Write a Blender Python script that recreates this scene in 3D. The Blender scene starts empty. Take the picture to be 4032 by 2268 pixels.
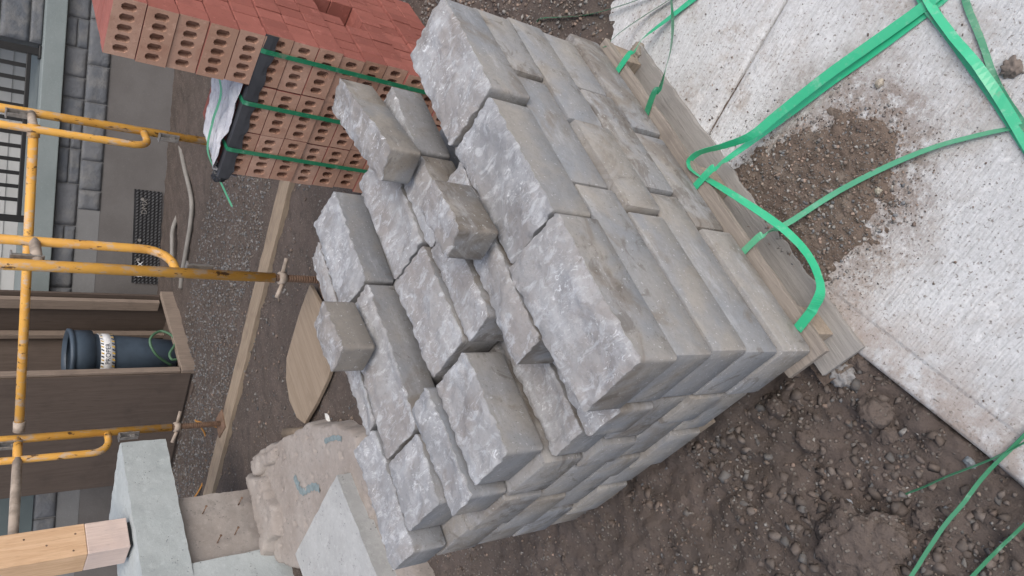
import bpy, bmesh, math, random
import numpy as np
from mathutils import Vector, Matrix, Euler

random.seed(7)
rng = np.random.default_rng(11)
scene = bpy.context.scene
COL = scene.collection
R = math.radians

# ---------------------------------------------------------------- camera
cam_data = bpy.data.cameras.new("camera")
cam_data.sensor_fit = 'HORIZONTAL'
cam_data.sensor_width = 36.0
cam_data.lens = 25.5
cam_data.clip_start = 0.05
cam_data.clip_end = 500
cam = bpy.data.objects.new("camera", cam_data)
COL.objects.link(cam)
yaw, pitch, roll = R(40.058), R(39.840), R(3.071)
fwd = Vector((math.cos(pitch)*math.sin(yaw), math.cos(pitch)*math.cos(yaw), -math.sin(pitch)))
rgt = Vector((math.cos(yaw), -math.sin(yaw), 0.0))
upv = rgt.cross(fwd)
r2 = rgt*math.cos(roll) + upv*math.sin(roll)
u2 = -rgt*math.sin(roll) + upv*math.cos(roll)
# the phone was held sideways: picture-right is world-down
m = Matrix((-u2, r2, -fwd)).transposed().to_4x4()
m.translation = Vector((-0.4536, -0.7012, 1.5863))
cam.matrix_world = m
scene.camera = cam

# ---------------------------------------------------------------- sky, sun, exposure
world = bpy.data.worlds.new("World")
scene.world = world
world.use_nodes = True
wn = world.node_tree
wn.nodes.clear()
sky = wn.nodes.new("ShaderNodeTexSky")
sky.sky_type = 'NISHITA'
sky.sun_disc = False
SUN_EL, SUN_AZ = R(52), R(198)          # azimuth: clockwise from +Y
sky.sun_elevation = SUN_EL
sky.sun_rotation = SUN_AZ
sky.air_density = 1.0
sky.dust_density = 4.0
sky.ozone_density = 1.0
hsv = wn.nodes.new("ShaderNodeHueSaturation")
hsv.inputs["Saturation"].default_value = 0.70
bg = wn.nodes.new("ShaderNodeBackground")
bg.inputs["Strength"].default_value = 0.15
wo = wn.nodes.new("ShaderNodeOutputWorld")
wn.links.new(sky.outputs[0], hsv.inputs["Color"])
wn.links.new(hsv.outputs[0], bg.inputs["Color"])
wn.links.new(bg.outputs[0], wo.inputs["Surface"])

sun_data = bpy.data.lights.new("sun", 'SUN')
sun_data.energy = 0.5
sun_data.angle = R(40)
sun_data.color = (1.0, 0.97, 0.93)
sun = bpy.data.objects.new("sun", sun_data)
COL.objects.link(sun)
sd = Vector((math.sin(SUN_AZ)*math.cos(SUN_EL), math.cos(SUN_AZ)*math.cos(SUN_EL), math.sin(SUN_EL)))
sun.rotation_euler = sd.to_track_quat('Z', 'Y').to_euler()

vs = scene.view_settings
vs.view_transform = 'Standard'
vs.look = 'None'
vs.exposure = 0.62
vs.gamma = 1.0
vs.use_curve_mapping = False

# ================================================================= helpers
def tag(o, label=None, cat=None, group=None, kind=None):
    if label: o["label"] = label
    if cat: o["category"] = cat
    if group: o["group"] = group
    if kind: o["kind"] = kind
    return o

def link(name, me, parent=None, loc=None, rz=None):
    o = bpy.data.objects.new(name, me)
    COL.objects.link(o)
    if parent is not None: o.parent = parent
    if loc is not None: o.location = loc
    if rz is not None: o.rotation_euler = (0, 0, rz)
    return o

def empty(name, loc=(0, 0, 0), rz=0.0):
    o = bpy.data.objects.new(name, None)
    o.empty_display_size = 0.05
    COL.objects.link(o)
    o.location = loc
    o.rotation_euler = (0, 0, rz)
    return o

def finish(bm, name, mats, parent=None, loc=None, rz=None, smooth=False, bevel=0.0, seg=2):
    me = bpy.data.meshes.new(name)
    bmesh.ops.recalc_face_normals(bm, faces=bm.faces)
    bm.to_mesh(me); bm.free()
    if not isinstance(mats, (list, tuple)): mats = [mats]
    for mm in mats: me.materials.append(mm)
    if smooth:
        me.polygons.foreach_set("use_smooth", [True]*len(me.polygons))
    o = link(name, me, parent, loc, rz)
    if bevel > 0:
        b = o.modifiers.new("bevel", 'BEVEL')
        b.width = bevel; b.segments = seg; b.limit_method = 'ANGLE'; b.angle_limit = R(40)
    return o

def add_box(bm, c, s, rot=None, mi=0):
    ret = bmesh.ops.create_cube(bm, size=1.0)
    M = Matrix.Translation(c) @ (rot.to_matrix().to_4x4() if rot else Matrix.Identity(4)) @ Matrix.Diagonal((s[0], s[1], s[2], 1))
    bmesh.ops.transform(bm, matrix=M, verts=ret["verts"])
    for v in ret["verts"]:
        for f in v.link_faces: f.material_index = mi
    return ret["verts"]

def box(name, mn, mx, mat, parent=None, bevel=0.0, **k):
    bm = bmesh.new()
    c = [(a+b)/2 for a, b in zip(mn, mx)]; s = [b-a for a, b in zip(mn, mx)]
    add_box(bm, c, s)
    return finish(bm, name, mat, parent, bevel=bevel, **k)

def add_tube(bm, pts, r, seg=12, cap=True):
    pts = [Vector(p) for p in pts]
    rings = []
    prev = None
    for i, p in enumerate(pts):
        if i == 0: t = pts[1]-p
        elif i == len(pts)-1: t = p-pts[i-1]
        else: t = (pts[i+1]-p).normalized()+(p-pts[i-1]).normalized()
        t.normalize()
        if prev is None:
            a = Vector((0, 0, 1)) if abs(t.z) < .9 else Vector((1, 0, 0))
            n = t.cross(a).normalized()
        else:
            n = (prev - t*prev.dot(t)).normalized()
        prev = n
        b = t.cross(n)
        rr = r[i] if isinstance(r, (list, tuple)) else r
        rings.append([bm.verts.new(p + (n*math.cos(2*math.pi*k/seg)+b*math.sin(2*math.pi*k/seg))*rr) for k in range(seg)])
    for a, b in zip(rings, rings[1:]):
        for k in range(seg):
            f = bm.faces.new((a[k], a[(k+1) % seg], b[(k+1) % seg], b[k])); f.smooth = True
    if cap:
        bm.faces.new(rings[0]); bm.faces.new(rings[-1])

def tube(name, pts, r, mat, parent=None, seg=12):
    bm = bmesh.new(); add_tube(bm, pts, r, seg)
    return finish(bm, name, mat, parent)

def smooth_path(pts, n=8):
    P = [Vector(p) for p in pts]; out = []
    for i in range(len(P)-1):
        p0 = P[max(i-1, 0)]; p1 = P[i]; p2 = P[i+1]; p3 = P[min(i+2, len(P)-1)]
        for k in range(n):
            t = k/n
            out.append(.5*((2*p1)+(p2-p0)*t+(2*p0-5*p1+4*p2-p3)*t*t+(3*p1-p0-3*p2+p3)*t**3))
    out.append(P[-1]); return out

def lathe(bm, prof, seg=32):
    rings = []
    for (r, z) in prof:
        rings.append([bm.verts.new((r*math.cos(2*math.pi*k/seg), r*math.sin(2*math.pi*k/seg), z)) for k in range(seg)])
    for a, b in zip(rings, rings[1:]):
        for k in range(seg):
            f = bm.faces.new((a[k], a[(k+1) % seg], b[(k+1) % seg], b[k])); f.smooth = True
    return rings

def prism(bm, poly, z0, z1, mi=0):
    a = [bm.verts.new((x, y, z0)) for x, y in poly]
    b = [bm.verts.new((x, y, z1)) for x, y in poly]
    n = len(poly)
    bm.faces.new(a[::-1]); bm.faces.new(b)
    for i in range(n): bm.faces.new((a[i], a[(i+1) % n], b[(i+1) % n], b[i]))

# ---- numpy gradient noise
_perm = rng.permutation(512)
_perm = np.concatenate([_perm, _perm, _perm])
_ang = rng.random(512)*2*np.pi
def gnoise(x, y):
    x = np.asarray(x, float); y = np.asarray(y, float)
    xi = np.floor(x).astype(int); yi = np.floor(y).astype(int)
    xf = x-xi; yf = y-yi
    def g(ix, iy, dx, dy):
        a = _ang[_perm[(_perm[ix & 511] + iy) & 511]]
        return np.cos(a)*dx+np.sin(a)*dy
    u = xf*xf*xf*(xf*(xf*6-15)+10); v = yf*yf*yf*(yf*(yf*6-15)+10)
    n00 = g(xi, yi, xf, yf); n10 = g(xi+1, yi, xf-1, yf)
    n01 = g(xi, yi+1, xf, yf-1); n11 = g(xi+1, yi+1, xf-1, yf-1)
    return ((n00*(1-u)+n10*u)*(1-v)+(n01*(1-u)+n11*u)*v)*1.5
def fbm(x, y, o=4, lac=2.03, gain=.5):
    s = 0; a = 1; x = np.asarray(x, float); y = np.asarray(y, float)
    for i in range(o):
        s = s+a*gnoise(x+17.3*i, y-9.1*i); a *= gain; x = x*lac; y = y*lac
    return s
def sstep(a, b, x):
    t = np.clip((x-a)/(b-a), 0, 1); return t*t*(3-2*t)

# ---- node material builder
class M:
    def __init__(s, name, rough=.85, spec=.3):
        s.m = bpy.data.materials.new(name); s.m.use_nodes = True
        s.t = s.m.node_tree; s.t.nodes.clear()
        s.out = s.t.nodes.new("ShaderNodeOutputMaterial")
        s.b = s.t.nodes.new("ShaderNodeBsdfPrincipled")
        s.t.links.new(s.b.outputs[0], s.out.inputs[0])
        s.b.inputs["Roughness"].default_value = rough
        s.b.inputs["Specular IOR Level"].default_value = spec
        tc = s.t.nodes.new("ShaderNodeTexCoord")
        s.obj = tc.outputs["Object"]; s.gen = tc.outputs["Generated"]
        s.co = s.obj
    def rnd_offset(s):
        oi = s.t.nodes.new("ShaderNodeObjectInfo"); s.rand = oi.outputs["Random"]
        mu = s.math('MULTIPLY', s.rand, 37.0)
        vm = s.t.nodes.new("ShaderNodeVectorMath"); vm.operation = 'ADD'
        s.t.links.new(s.obj, vm.inputs[0]); cb = s.t.nodes.new("ShaderNodeCombineXYZ")
        for i in range(3): s.t.links.new(mu, cb.inputs[i])
        s.t.links.new(cb.outputs[0], vm.inputs[1]); s.co = vm.outputs[0]
        return s
    def world_co(s):
        g = s.t.nodes.new("ShaderNodeNewGeometry"); s.co = g.outputs["Position"]; return s
    def scaled(s, sc, rot=(0, 0, 0)):
        mp = s.t.nodes.new("ShaderNodeMapping"); mp.inputs["Scale"].default_value = sc; mp.inputs["Rotation"].default_value = rot
        s.t.links.new(s.co, mp.inputs[0]); return mp.outputs[0]
    def set(s, sock, v):
        if hasattr(v, "is_linked") or hasattr(v, "links"): s.t.links.new(v, sock)
        else: sock.default_value = v
    def noise(s, scale, detail=4, rough=.55, co=None, dist=0.0):
        n = s.t.nodes.new("ShaderNodeTexNoise")
        n.inputs["Scale"].default_value = scale; n.inputs["Detail"].default_value = detail
        n.inputs["Roughness"].default_value = rough; n.inputs["Distortion"].default_value = dist
        s.t.links.new(co or s.co, n.inputs["Vector"]); return n.outputs["Fac"]
    def vor(s, scale, feat='F1', co=None, out="Distance"):
        n = s.t.nodes.new("ShaderNodeTexVoronoi"); n.feature = feat
        n.inputs["Scale"].default_value = scale
        s.t.links.new(co or s.co, n.inputs["Vector"]); return n.outputs[out]
    def math(s, op, a, b=0.0, clamp=False):
        n = s.t.nodes.new("ShaderNodeMath"); n.operation = op; n.use_clamp = clamp
        s.set(n.inputs[0], a); s.set(n.inputs[1], b); return n.outputs[0]
    def step(s, a, b, x):
        n = s.t.nodes.new("ShaderNodeMapRange"); n.interpolation_type = 'SMOOTHSTEP'
        s.set(n.inputs["Value"], x); n.inputs["From Min"].default_value = a; n.inputs["From Max"].default_value = b
        return n.outputs[0]
    def mix(s, f, a, b, mode='MIX'):
        n = s.t.nodes.new("ShaderNodeMix"); n.data_type = 'RGBA'; n.blend_type = mode
        s.set(n.inputs[0], f)
        for sock, v in ((n.inputs[6], a), (n.inputs[7], b)):
            if isinstance(v, tuple): sock.default_value = (*v, 1) if len(v) == 3 else v
            else: s.t.links.new(v, sock)
        return n.outputs[2]
    def sep(s, co=None):
        n = s.t.nodes.new("ShaderNodeSeparateXYZ"); s.t.links.new(co or s.co, n.inputs[0]); return n.outputs
    def attr(s, name):
        n = s.t.nodes.new("ShaderNodeAttribute"); n.attribute_name = name; return n.outputs["Color"]
    def bump(s, h, strength=.5, dist=.01, normal=None):
        n = s.t.nodes.new("ShaderNodeBump"); n.inputs["Strength"].default_value = strength; n.inputs["Distance"].default_value = dist
        s.set(n.inputs["Height"], h)
        if normal is not None: s.t.links.new(normal, n.inputs["Normal"])
        return n.outputs[0]
    def done(s, color, rough=None, normal=None):
        if isinstance(color, tuple): s.b.inputs["Base Color"].default_value = (*color, 1)
        else: s.t.links.new(color, s.b.inputs["Base Color"])
        if rough is not None: s.set(s.b.inputs["Roughness"], rough)
        if normal is not None: s.t.links.new(normal, s.b.inputs["Normal"])
        return s.m

# ================================================================= materials
def mk_stone_side(name="stone_side", ca=(.236, .238, .245), cb=(.285, .282, .282), stain=.55):
    k = M(name, .9, .2).rnd_offset()
    base = k.mix(k.rand, ca, cb)
    base = k.mix(k.math('MULTIPLY', k.step(.40, .62, k.noise(5, 4, .6, dist=.4)), .75), base, (.305, .282, .252))
    base = k.mix(k.math('MULTIPLY', k.step(.48, .66, k.noise(4.3, 3, .55, dist=.6)), .55), base, (.205, .225, .255))
    shift = k.math('MULTIPLY', k.math('SUBTRACT', k.rand, .5), .16)
    st = k.step(1.06-stain, 1.22-stain, k.math('ADD', k.noise(6.0, 6, .62, dist=.8), shift))
    base = k.mix(k.math('MULTIPLY', st, .62), base, (.175, .145, .115))
    st2 = k.step(1.12-stain, 1.22-stain, k.math('ADD', k.noise(9, 6, .68, dist=1.2), shift))
    base = k.mix(k.math('MULTIPLY', st2, .55), base, (.105, .088, .072))
    base = k.mix(k.math('MULTIPLY', k.step(.54, .72, k.noise(13, 6, .7, co=k.scaled((.45, .45, 1.6)))), .5), base, (.40, .405, .415))
    base = k.mix(k.math('MULTIPLY', k.step(.45, .60, k.noise(70, 5, .72)), .22), base, (.17, .165, .16))
    sp = k.step(.64, .70, k.noise(120, 3, .62))
    base = k.mix(k.math('MULTIPLY', sp, .5), base, (.52, .53, .54))
    dk = k.step(.66, .74, k.noise(170, 2, .5))
    base = k.mix(k.math('MULTIPLY', dk, .5), base, (.10, .097, .095))
    n1 = k.bump(k.noise(260, 4, .75), .6, .002)
    n2 = k.bump(k.noise(22, 6, .62), .55, .005, n1)
    return k.done(base, None, n2)
def mk_stone_split(name="stone_split", ca=(.285, .286, .292), cb=(.345, .336, .328)):
    k = M(name, .9, .2).rnd_offset()
    base = k.mix(k.rand, ca, cb)
    shift = k.math('MULTIPLY', k.math('SUBTRACT', k.rand, .5), .14)
    base = k.mix(k.math('MULTIPLY', k.step(.42, .64, k.math('ADD', k.noise(6, 5, .62, dist=.5), shift)), .75), base, (.270, .248, .235))
    base = k.mix(k.math('MULTIPLY', k.step(.54, .70, k.noise(12, 6, .68, dist=.8)), .55), base, (.205, .182, .168))
    base = k.mix(k.math('MULTIPLY', k.step(.46, .66, k.noise(8, 6, .68, dist=.6)), .6), base, (.425, .432, .445))
    base = k.mix(k.math('MULTIPLY', k.step(.50, .64, k.noise(34, 6, .74, co=k.scaled((1, .55, 1), (0, 0, .3)), dist=.8)), .65), base, (.50, .51, .525))
    clus = k.step(.44, .64, k.noise(8, 4, .65))
    f1 = k.step(.56, .66, k.noise(95, 5, .72, co=k.scaled((1, .6, 1), (0, 0, .5)), dist=1.0))
    base = k.mix(k.math('MULTIPLY', k.math('MULTIPLY', f1, clus), .9), base, (.74, .75, .76))
    base = k.mix(k.math('MULTIPLY', k.step(.52, .68, k.noise(60, 6, .75)), .28), base, (.155, .15, .148))
    dk = k.step(.62, .70, k.noise(150, 4, .65))
    base = k.mix(k.math('MULTIPLY', dk, .32), base, (.12, .115, .112))
    v = k.vor(26, 'F1', co=k.scaled((1, .7, 1)))
    h = k.math('ADD', k.math('MULTIPLY', k.noise(48, 8, .74), 1.0), k.math('MULTIPLY', k.noise(170, 5, .78), .55))
    n1 = k.bump(h, .75, .0065)
    n2 = k.bump(v, .35, .010, n1)
    return k.done(base, None, n2)
STONE = [mk_stone_side(), mk_stone_split()]
SPLIT_BROWN = mk_stone_split('stone_split_brown', (.245, .228, .215), (.285, .268, .252))
STONE_BROWN = mk_stone_side("stone_side_brown", (.225, .205, .183), (.255, .238, .218), .62)

def mk_dirt(name, c1, c2, c3, wc=True):
    k = M(name, .95, .15)
    if wc: k.world_co()
    base = k.mix(k.step(.35, .65, k.noise(3.0, 5, .6)), c1, c2)
    base = k.mix(k.step(.5, .7, k.noise(14, 5, .65)), base, c3)
    v = k.vor(95, out="Color")
    sv = k.sep(v)
    grit = k.math('MULTIPLY', k.step(.72, .8, sv[0]), k.math('SUBTRACT', 1.0, k.step(.25, .5, k.vor(95)), True))
    base = k.mix(k.math('MULTIPLY', grit, .6), base, (.22, .20, .175))
    base = k.mix(k.math('MULTIPLY', k.step(.55, .7, k.noise(60, 3, .6)), .5), base, (.045, .034, .027))
    h = k.math('ADD', k.noise(45, 6, .7), k.math('MULTIPLY', grit, .5))
    h = k.math('ADD', h, k.math('MULTIPLY', k.noise(220, 3, .7), .4))
    return k.done(base, None, k.bump(h, .9, .008))
DIRT = mk_dirt("dirt", (.086, .070, .061), (.110, .088, .077), (.076, .063, .056))
DIRT2 = mk_dirt("slab_dirt", (.150, .115, .092), (.120, .092, .075), (.175, .145, .12))
CLOD = mk_dirt("clod", (.098, .079, .069), (.12, .097, .084), (.084, .068, .060))

def mk_pebble():
    k = M("pebble", .8, .35).world_co()
    a = k.attr("tint")
    c = k.mix(k.math('MULTIPLY', k.step(.45, .65, k.noise(160, 4, .6)), .45), a, (.10, .078, .062))
    return k.done(c, None, k.bump(k.noise(400, 3, .6), .4, .002))
PEB = mk_pebble()

def mk_slab():
    k = M("slab_concrete", .9, .25)
    s = k.sep()
    base = k.mix(k.step(.3, .7, k.noise(2.2, 5, .62)), (.50, .505, .505), (.62, .625, .625))
    # broom streaks run across the slab (local Y)
    br = k.noise(170, 4, .65, co=k.scaled((1, .10, 1)))
    base = k.mix(k.math('MULTIPLY', k.step(.46, .64, br), .42), base, (.33, .33, .33))
    base = k.mix(k.math('MULTIPLY', k.step(.46, .62, k.noise(110, 6, .8)), .35), base, (.30, .295, .29))
    base = k.mix(k.math('MULTIPLY', k.step(.52, .66, k.noise(48, 6, .8)), .45), base, (.72, .73, .74))
    # tooled bands: along the outer edge (y near 0) and beside the joint (x near .66)
    bandy = k.math('SUBTRACT', 1.0, k.step(.075, .085, k.math('ABSOLUTE', s[1])), True)
    dj = k.math('ABSOLUTE', k.math('SUBTRACT', s[0], .70))
    bandx = k.math('SUBTRACT', 1.0, k.step(.036, .044, dj), True)
    band = k.math('MAXIMUM', bandy, bandx)
    # dirt trodden on: brown patches
    d1 = k.math('MULTIPLY', k.step(.46, .70, k.noise(3.6, 6, .70, dist=.4)), k.step(.34, .58, k.noise(60, 4, .75)))
    base = k.mix(k.math('MULTIPLY', d1, .75), base, (.33, .275, .232))
    # more soil along the outer edge near the bare ground
    de = k.math('MULTIPLY', k.math('SUBTRACT', 1.0, k.step(.0, .22, k.math('ABSOLUTE', s[1])), True), k.step(.36, .56, k.noise(9, 5, .7)))
    base = k.mix(k.math('MULTIPLY', de, .75), base, (.285, .225, .185))
    # spill halo
    cx = k.math('SUBTRACT', s[0], .27); cy = k.math('ADD', s[1], .30)
    rr = k.math('SQRT', k.math('ADD', k.math('MULTIPLY', cx, cx), k.math('MULTIPLY', cy, k.math('MULTIPLY', cy, .8))))
    rr = k.math('ADD', rr, k.math('MULTIPLY', k.math('SUBTRACT', k.noise(9, 6, .7), .5), .34))
    hal = k.math('MULTIPLY', k.math('SUBTRACT', 1.0, k.step(.13, .34, rr), True), k.step(.30, .56, k.noise(38, 5, .75)))
    base = k.mix(k.math('MULTIPLY', hal, .85), base, (.21, .165, .135))
    gr = k.step(.60, .67, k.noise(120, 3, .6))
    base = k.mix(k.math('MULTIPLY', gr, .75), base, (.16, .135, .115))
    gr2 = k.step(.65, .71, k.noise(75, 3, .55))
    base = k.mix(k.math('MULTIPLY', gr2, .6), base, (.25, .21, .18))
    wh = k.math('MULTIPLY', k.math('SUBTRACT', 1.0, hal, True), k.step(.58, .7, k.noise(13, 5, .7)))
    base = k.mix(k.math('MULTIPLY', wh, .5), base, (.80, .80, .79))
    h = k.math('MULTIPLY', br, k.math('SUBTRACT', 1.0, band, True))
    h = k.math('ADD', h, k.math('MULTIPLY', k.noise(150, 5, .75), 1.0))
    n = k.bump(h, .8, .004)
    return k.done(base, None, k.bump(k.math('SUBTRACT', 1.0, band), .3, .003, n))
SLAB = mk_slab()

def mk_conc(name, c1, c2, dark=.35, pits=True):
    k = M(name, .88, .25).world_co()
    base = k.mix(k.step(.3, .7, k.noise(4, 5, .6)), c1, c2)
    base = k.mix(k.math('MULTIPLY', k.step(.55, .75, k.noise(16, 4, .6)), dark), base, tuple(x*.62 for x in c1))
    base = k.mix(k.math('MULTIPLY', k.step(.6, .7, k.noise(90, 2, .6)), .3), base, tuple(min(1, x*1.35) for x in c2))
    h = k.noise(140, 4, .7)
    if pits:
        pv = k.vor(62); pit = k.math('SUBTRACT', 1.0, k.step(.10, .24, pv), True)
        pm = k.step(.54, .6, k.noise(16, 3))
        base = k.mix(k.math('MULTIPLY', k.step(.50, .68, k.noise(28, 6, .75)), .4), base, tuple(min(1, x*1.25) for x in c2))
        base = k.mix(k.math('MULTIPLY', k.step(.52, .70, k.noise(45, 6, .75)), .4), base, tuple(x*.6 for x in c1))
        pit = k.math('MULTIPLY', pit, pm)
        base = k.mix(k.math('MULTIPLY', pit, .6), base, (.05, .05, .05))
        h = k.math('SUBTRACT', h, k.math('MULTIPLY', pit, 2.5))
    n = k.bump(h, .45, .003)
    return k.done(base, None, k.bump(k.noise(20, 4, .6), .4, .006, n))
CONC_GREY = mk_conc("cap_concrete", (.33, .36, .36), (.40, .43, .43), .3)
CONC_BROWN = mk_conc("soiled_concrete", (.255, .222, .198), (.32, .29, .265), .6)
CONC_PALE = mk_conc("pale_concrete", (.33, .335, .33), (.40, .405, .40), .35)
CONC_WALL = mk_conc("foundation_concrete", (.118, .110, .106), (.142, .134, .130), .2, False)
SILL = mk_conc("sill_paint", (.185, .215, .215), (.215, .245, .245), .1, False)
BLUE_PAINT = None

def mk_veneer():
    k = M("veneer_stone", .85, .25).rnd_offset()
    base = k.mix(k.rand, (.10, .11, .125), (.14, .145, .155))
    base = k.mix(k.step(.4, .7, k.noise(9, 4, .6)), base, (.165, .165, .165))
    return k.done(base, None, k.bump(k.noise(22, 5, .62), .7, .015))
VENEER = mk_veneer()
MORTAR = mk_conc("mortar", (.17, .17, .17), (.20, .20, .20), .2, False)

def mk_brick(name, c1, c2, c3):
    k = M(name, .9, .2).rnd_offset()
    base = k.mix(k.rand, c1, c2)
    base = k.mix(k.math('MULTIPLY', k.step(.45, .75, k.noise(16, 4, .6)), .6), base, c3)
    base = k.mix(k.math('MULTIPLY', k.step(.56, .70, k.noise(34, 5, .7)), .45), base, tuple(min(1, x*1.35+.03) for x in c2))
    base = k.mix(k.math('MULTIPLY', k.step(.60, .70, k.noise(150, 3, .65)), .45), base, tuple(x*.5 for x in c1))
    n = k.bump(k.noise(300, 3, .7), .45, .0015)
    return k.done(base, None, k.bump(k.noise(40, 3, .6), .3, .003, n))
BR_RED = mk_brick("brick_red", (.225, .078, .062), (.305, .110, .088), (.205, .075, .062))
BR_BODY = mk_brick("brick_body", (.335, .190, .130), (.42, .262, .195), (.29, .150, .105))
BRICK = [BR_BODY, BR_RED]

def mk_wood(name, c1, c2, c3, axis='x', sc=1.0):
    k = M(name, .82, .25).rnd_offset()
    st = {'x': (1.2, 22, 22), 'y': (22, 1.2, 22), 'z': (22, 22, 1.2)}[axis]
    g = k.noise(4.0*sc, 6, .6, co=k.scaled(st), dist=.8)
    base = k.mix(k.step(.32, .68, g), c1, c2)
    base = k.mix(k.math('MULTIPLY', k.step(.5, .75, k.noise(5, 4, .6)), .7), base, c3)
    g2 = k.noise(14*sc, 4, .6, co=k.scaled(st))
    base = k.mix(k.math('MULTIPLY', k.step(.58, .72, g2), .5), base, tuple(x*.45 for x in c1))
    return k.done(base, None, k.bump(k.math('ADD', g, g2), .5, .003))
WOOD_PALLET = mk_wood("pallet_wood", (.205, .178, .152), (.285, .25, .215), (.135, .116, .10))
WOOD_PALLET_Y = mk_wood("pallet_wood_cross", (.22, .19, .16), (.29, .25, .215), (.17, .142, .12), 'y')
WOOD_BLOCK = mk_wood("pallet_block_wood", (.27, .22, .17), (.35, .29, .23), (.19, .15, .12), 'y')
WOOD_GREY = mk_wood("weathered_wood", (.24, .225, .21), (.29, .275, .255), (.19, .17, .155))
WOOD_PLANK = mk_wood("plank_wood", (.235, .182, .132), (.30, .24, .178), (.165, .125, .095))
WOOD_FRESH = mk_wood("fresh_lumber", (.56, .36, .215), (.66, .45, .285), (.50, .32, .19), 'z')
WOOD_WRAP = mk_wood("washed_lumber", (.56, .44, .385), (.63, .51, .45), (.48, .39, .36), 'z')
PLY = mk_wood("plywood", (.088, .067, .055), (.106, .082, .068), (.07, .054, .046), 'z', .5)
PLY_EDGE = mk_wood("plywood_edge", (.215, .168, .135), (.27, .215, .172), (.17, .132, .107), 'z')
PLY_LIGHT = mk_wood("ply_board", (.225, .175, .128), (.265, .21, .158), (.18, .138, .10), 'x', .5)

def mk_yellow():
    k = M("yellow_paint", .5, .4).rnd_offset()
    base = k.mix(k.step(.35, .7, k.noise(6, 4, .6)), (.64, .34, .065), (.55, .28, .055))
    base = k.mix(k.math('MULTIPLY', k.step(.50, .63, k.noise(17, 5, .65, co=k.scaled((1.6, 1.6, .7)))), .85), base, (.46, .36, .27))
    base = k.mix(k.math('MULTIPLY', k.step(.60, .64, k.noise(22, 5, .7, co=k.scaled((1.5, 1.5, .6)))), .9), base, (.055, .03, .02))
    return k.done(base, .55, k.bump(k.noise(60, 4, .6), .25, .002))
YEL = mk_yellow()
def mk_flat(name, c, rough=.6, spec=.4, amt=.25, sc=25, metal=0.0, bump=.2):
    k = M(name, rough, spec).rnd_offset()
    base = k.mix(k.step(.35, .7, k.noise(sc, 4, .6)), c, tuple(x*(1-amt) for x in c))
    k.b.inputs["Metallic"].default_value = metal
    return k.done(base, None, k.bump(k.noise(sc*4, 3, .6), bump, .002))
STEEL = mk_flat("galvanised_steel", (.36, .34, .32), .45, .5, .35, 40, .6)
RUST = mk_flat("rusty_steel", (.20, .125, .085), .8, .3, .45, 30)
CHALK = mk_flat("mortar_crusted_steel", (.42, .35, .29), .85, .2, .45, 14)
BLACK = mk_flat("black_paint", (.010, .010, .011), .4, .5, .2)
BLACKPL = mk_flat("black_plastic", (.018, .018, .020), .45, .5, .2)
DARKSTRIP = mk_flat("edge_protector", (.045, .046, .052), .5, .5, .3, 12)
BIN = mk_flat("bin_plastic", (.058, .082, .112), .5, .45, .3, 7)
WHITE = mk_flat("white_label", (.78, .78, .78), .6, .3, .1)
INK = mk_flat("label_ink", (.012, .022, .05), .6, .3, .1)
HAZ = mk_flat("hazard_yellow", (.60, .38, .04), .6, .3, .1)
PIPE = mk_flat("pale_pipe", (.24, .225, .205), .6, .3, .25, 10)
GREENHOSE = mk_flat("green_hose", (.07, .15, .085), .5, .4, .2, 10)
ORANGE = mk_flat("orange_wire", (.42, .20, .05), .6, .3, .2)
SIDING = mk_flat("siding", (.50, .50, .49), .8, .25, .12, 3)
DARKDOOR = mk_flat("dark_panel", (.05, .055, .06), .7, .3, .2, 4)
TEALPANEL = mk_flat("grey_green_panel", (.10, .125, .13), .7, .3, .15, 4)
RAG = mk_flat("white_rag", (.60, .60, .58), .9, .2, .25, 30)
BLUEP = mk_flat("blue_marker_paint", (.205, .252, .262), .9, .1, .25, 60)

def mk_strap(name, c):
    k = M(name, .3, .6).rnd_offset()
    base = k.mix(k.math('MULTIPLY', k.step(.5, .75, k.noise(9, 4, .6)), .5), c, tuple(min(1, x*1.3+.03) for x in c))
    base = k.mix(k.math('MULTIPLY', k.step(.54, .70, k.noise(38, 5, .7)), .4), base, (.26, .42, .33))
    base = k.mix(k.math('MULTIPLY', k.step(.60, .72, k.noise(21, 5, .7)), .5), base, (.22, .20, .16))
    k.b.inputs["Transmission Weight"].default_value = 0.0
    k.b.inputs["Subsurface Weight"].default_value = 0.0
    m = k.done(base, None, k.bump(k.noise(120, 2, .5), .12, .001))
    return m
STRAP = mk_strap("green_strap", (.026, .37, .185))
STRAP_D = mk_strap("dark_green_strap", (.014, .165, .078))
STRAP_M = mk_strap("muddy_green_strap", (.045, .20, .105))
STRAP_P = mk_strap("pale_green_strap", (.085, .34, .19))

def mk_film():
    k = M("plastic_film", .18, .6).rnd_offset()
    base = k.mix(k.step(.4, .65, k.noise(12, 4, .6)), (.62, .62, .66), (.78, .78, .80))
    k.b.inputs["Alpha"].default_value = 1.0
    k.b.inputs["Transmission Weight"].default_value = .25
    return k.done(base, None, k.bump(k.noise(45, 4, .6, dist=1.0), .8, .008))
FILM = mk_film()

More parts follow.
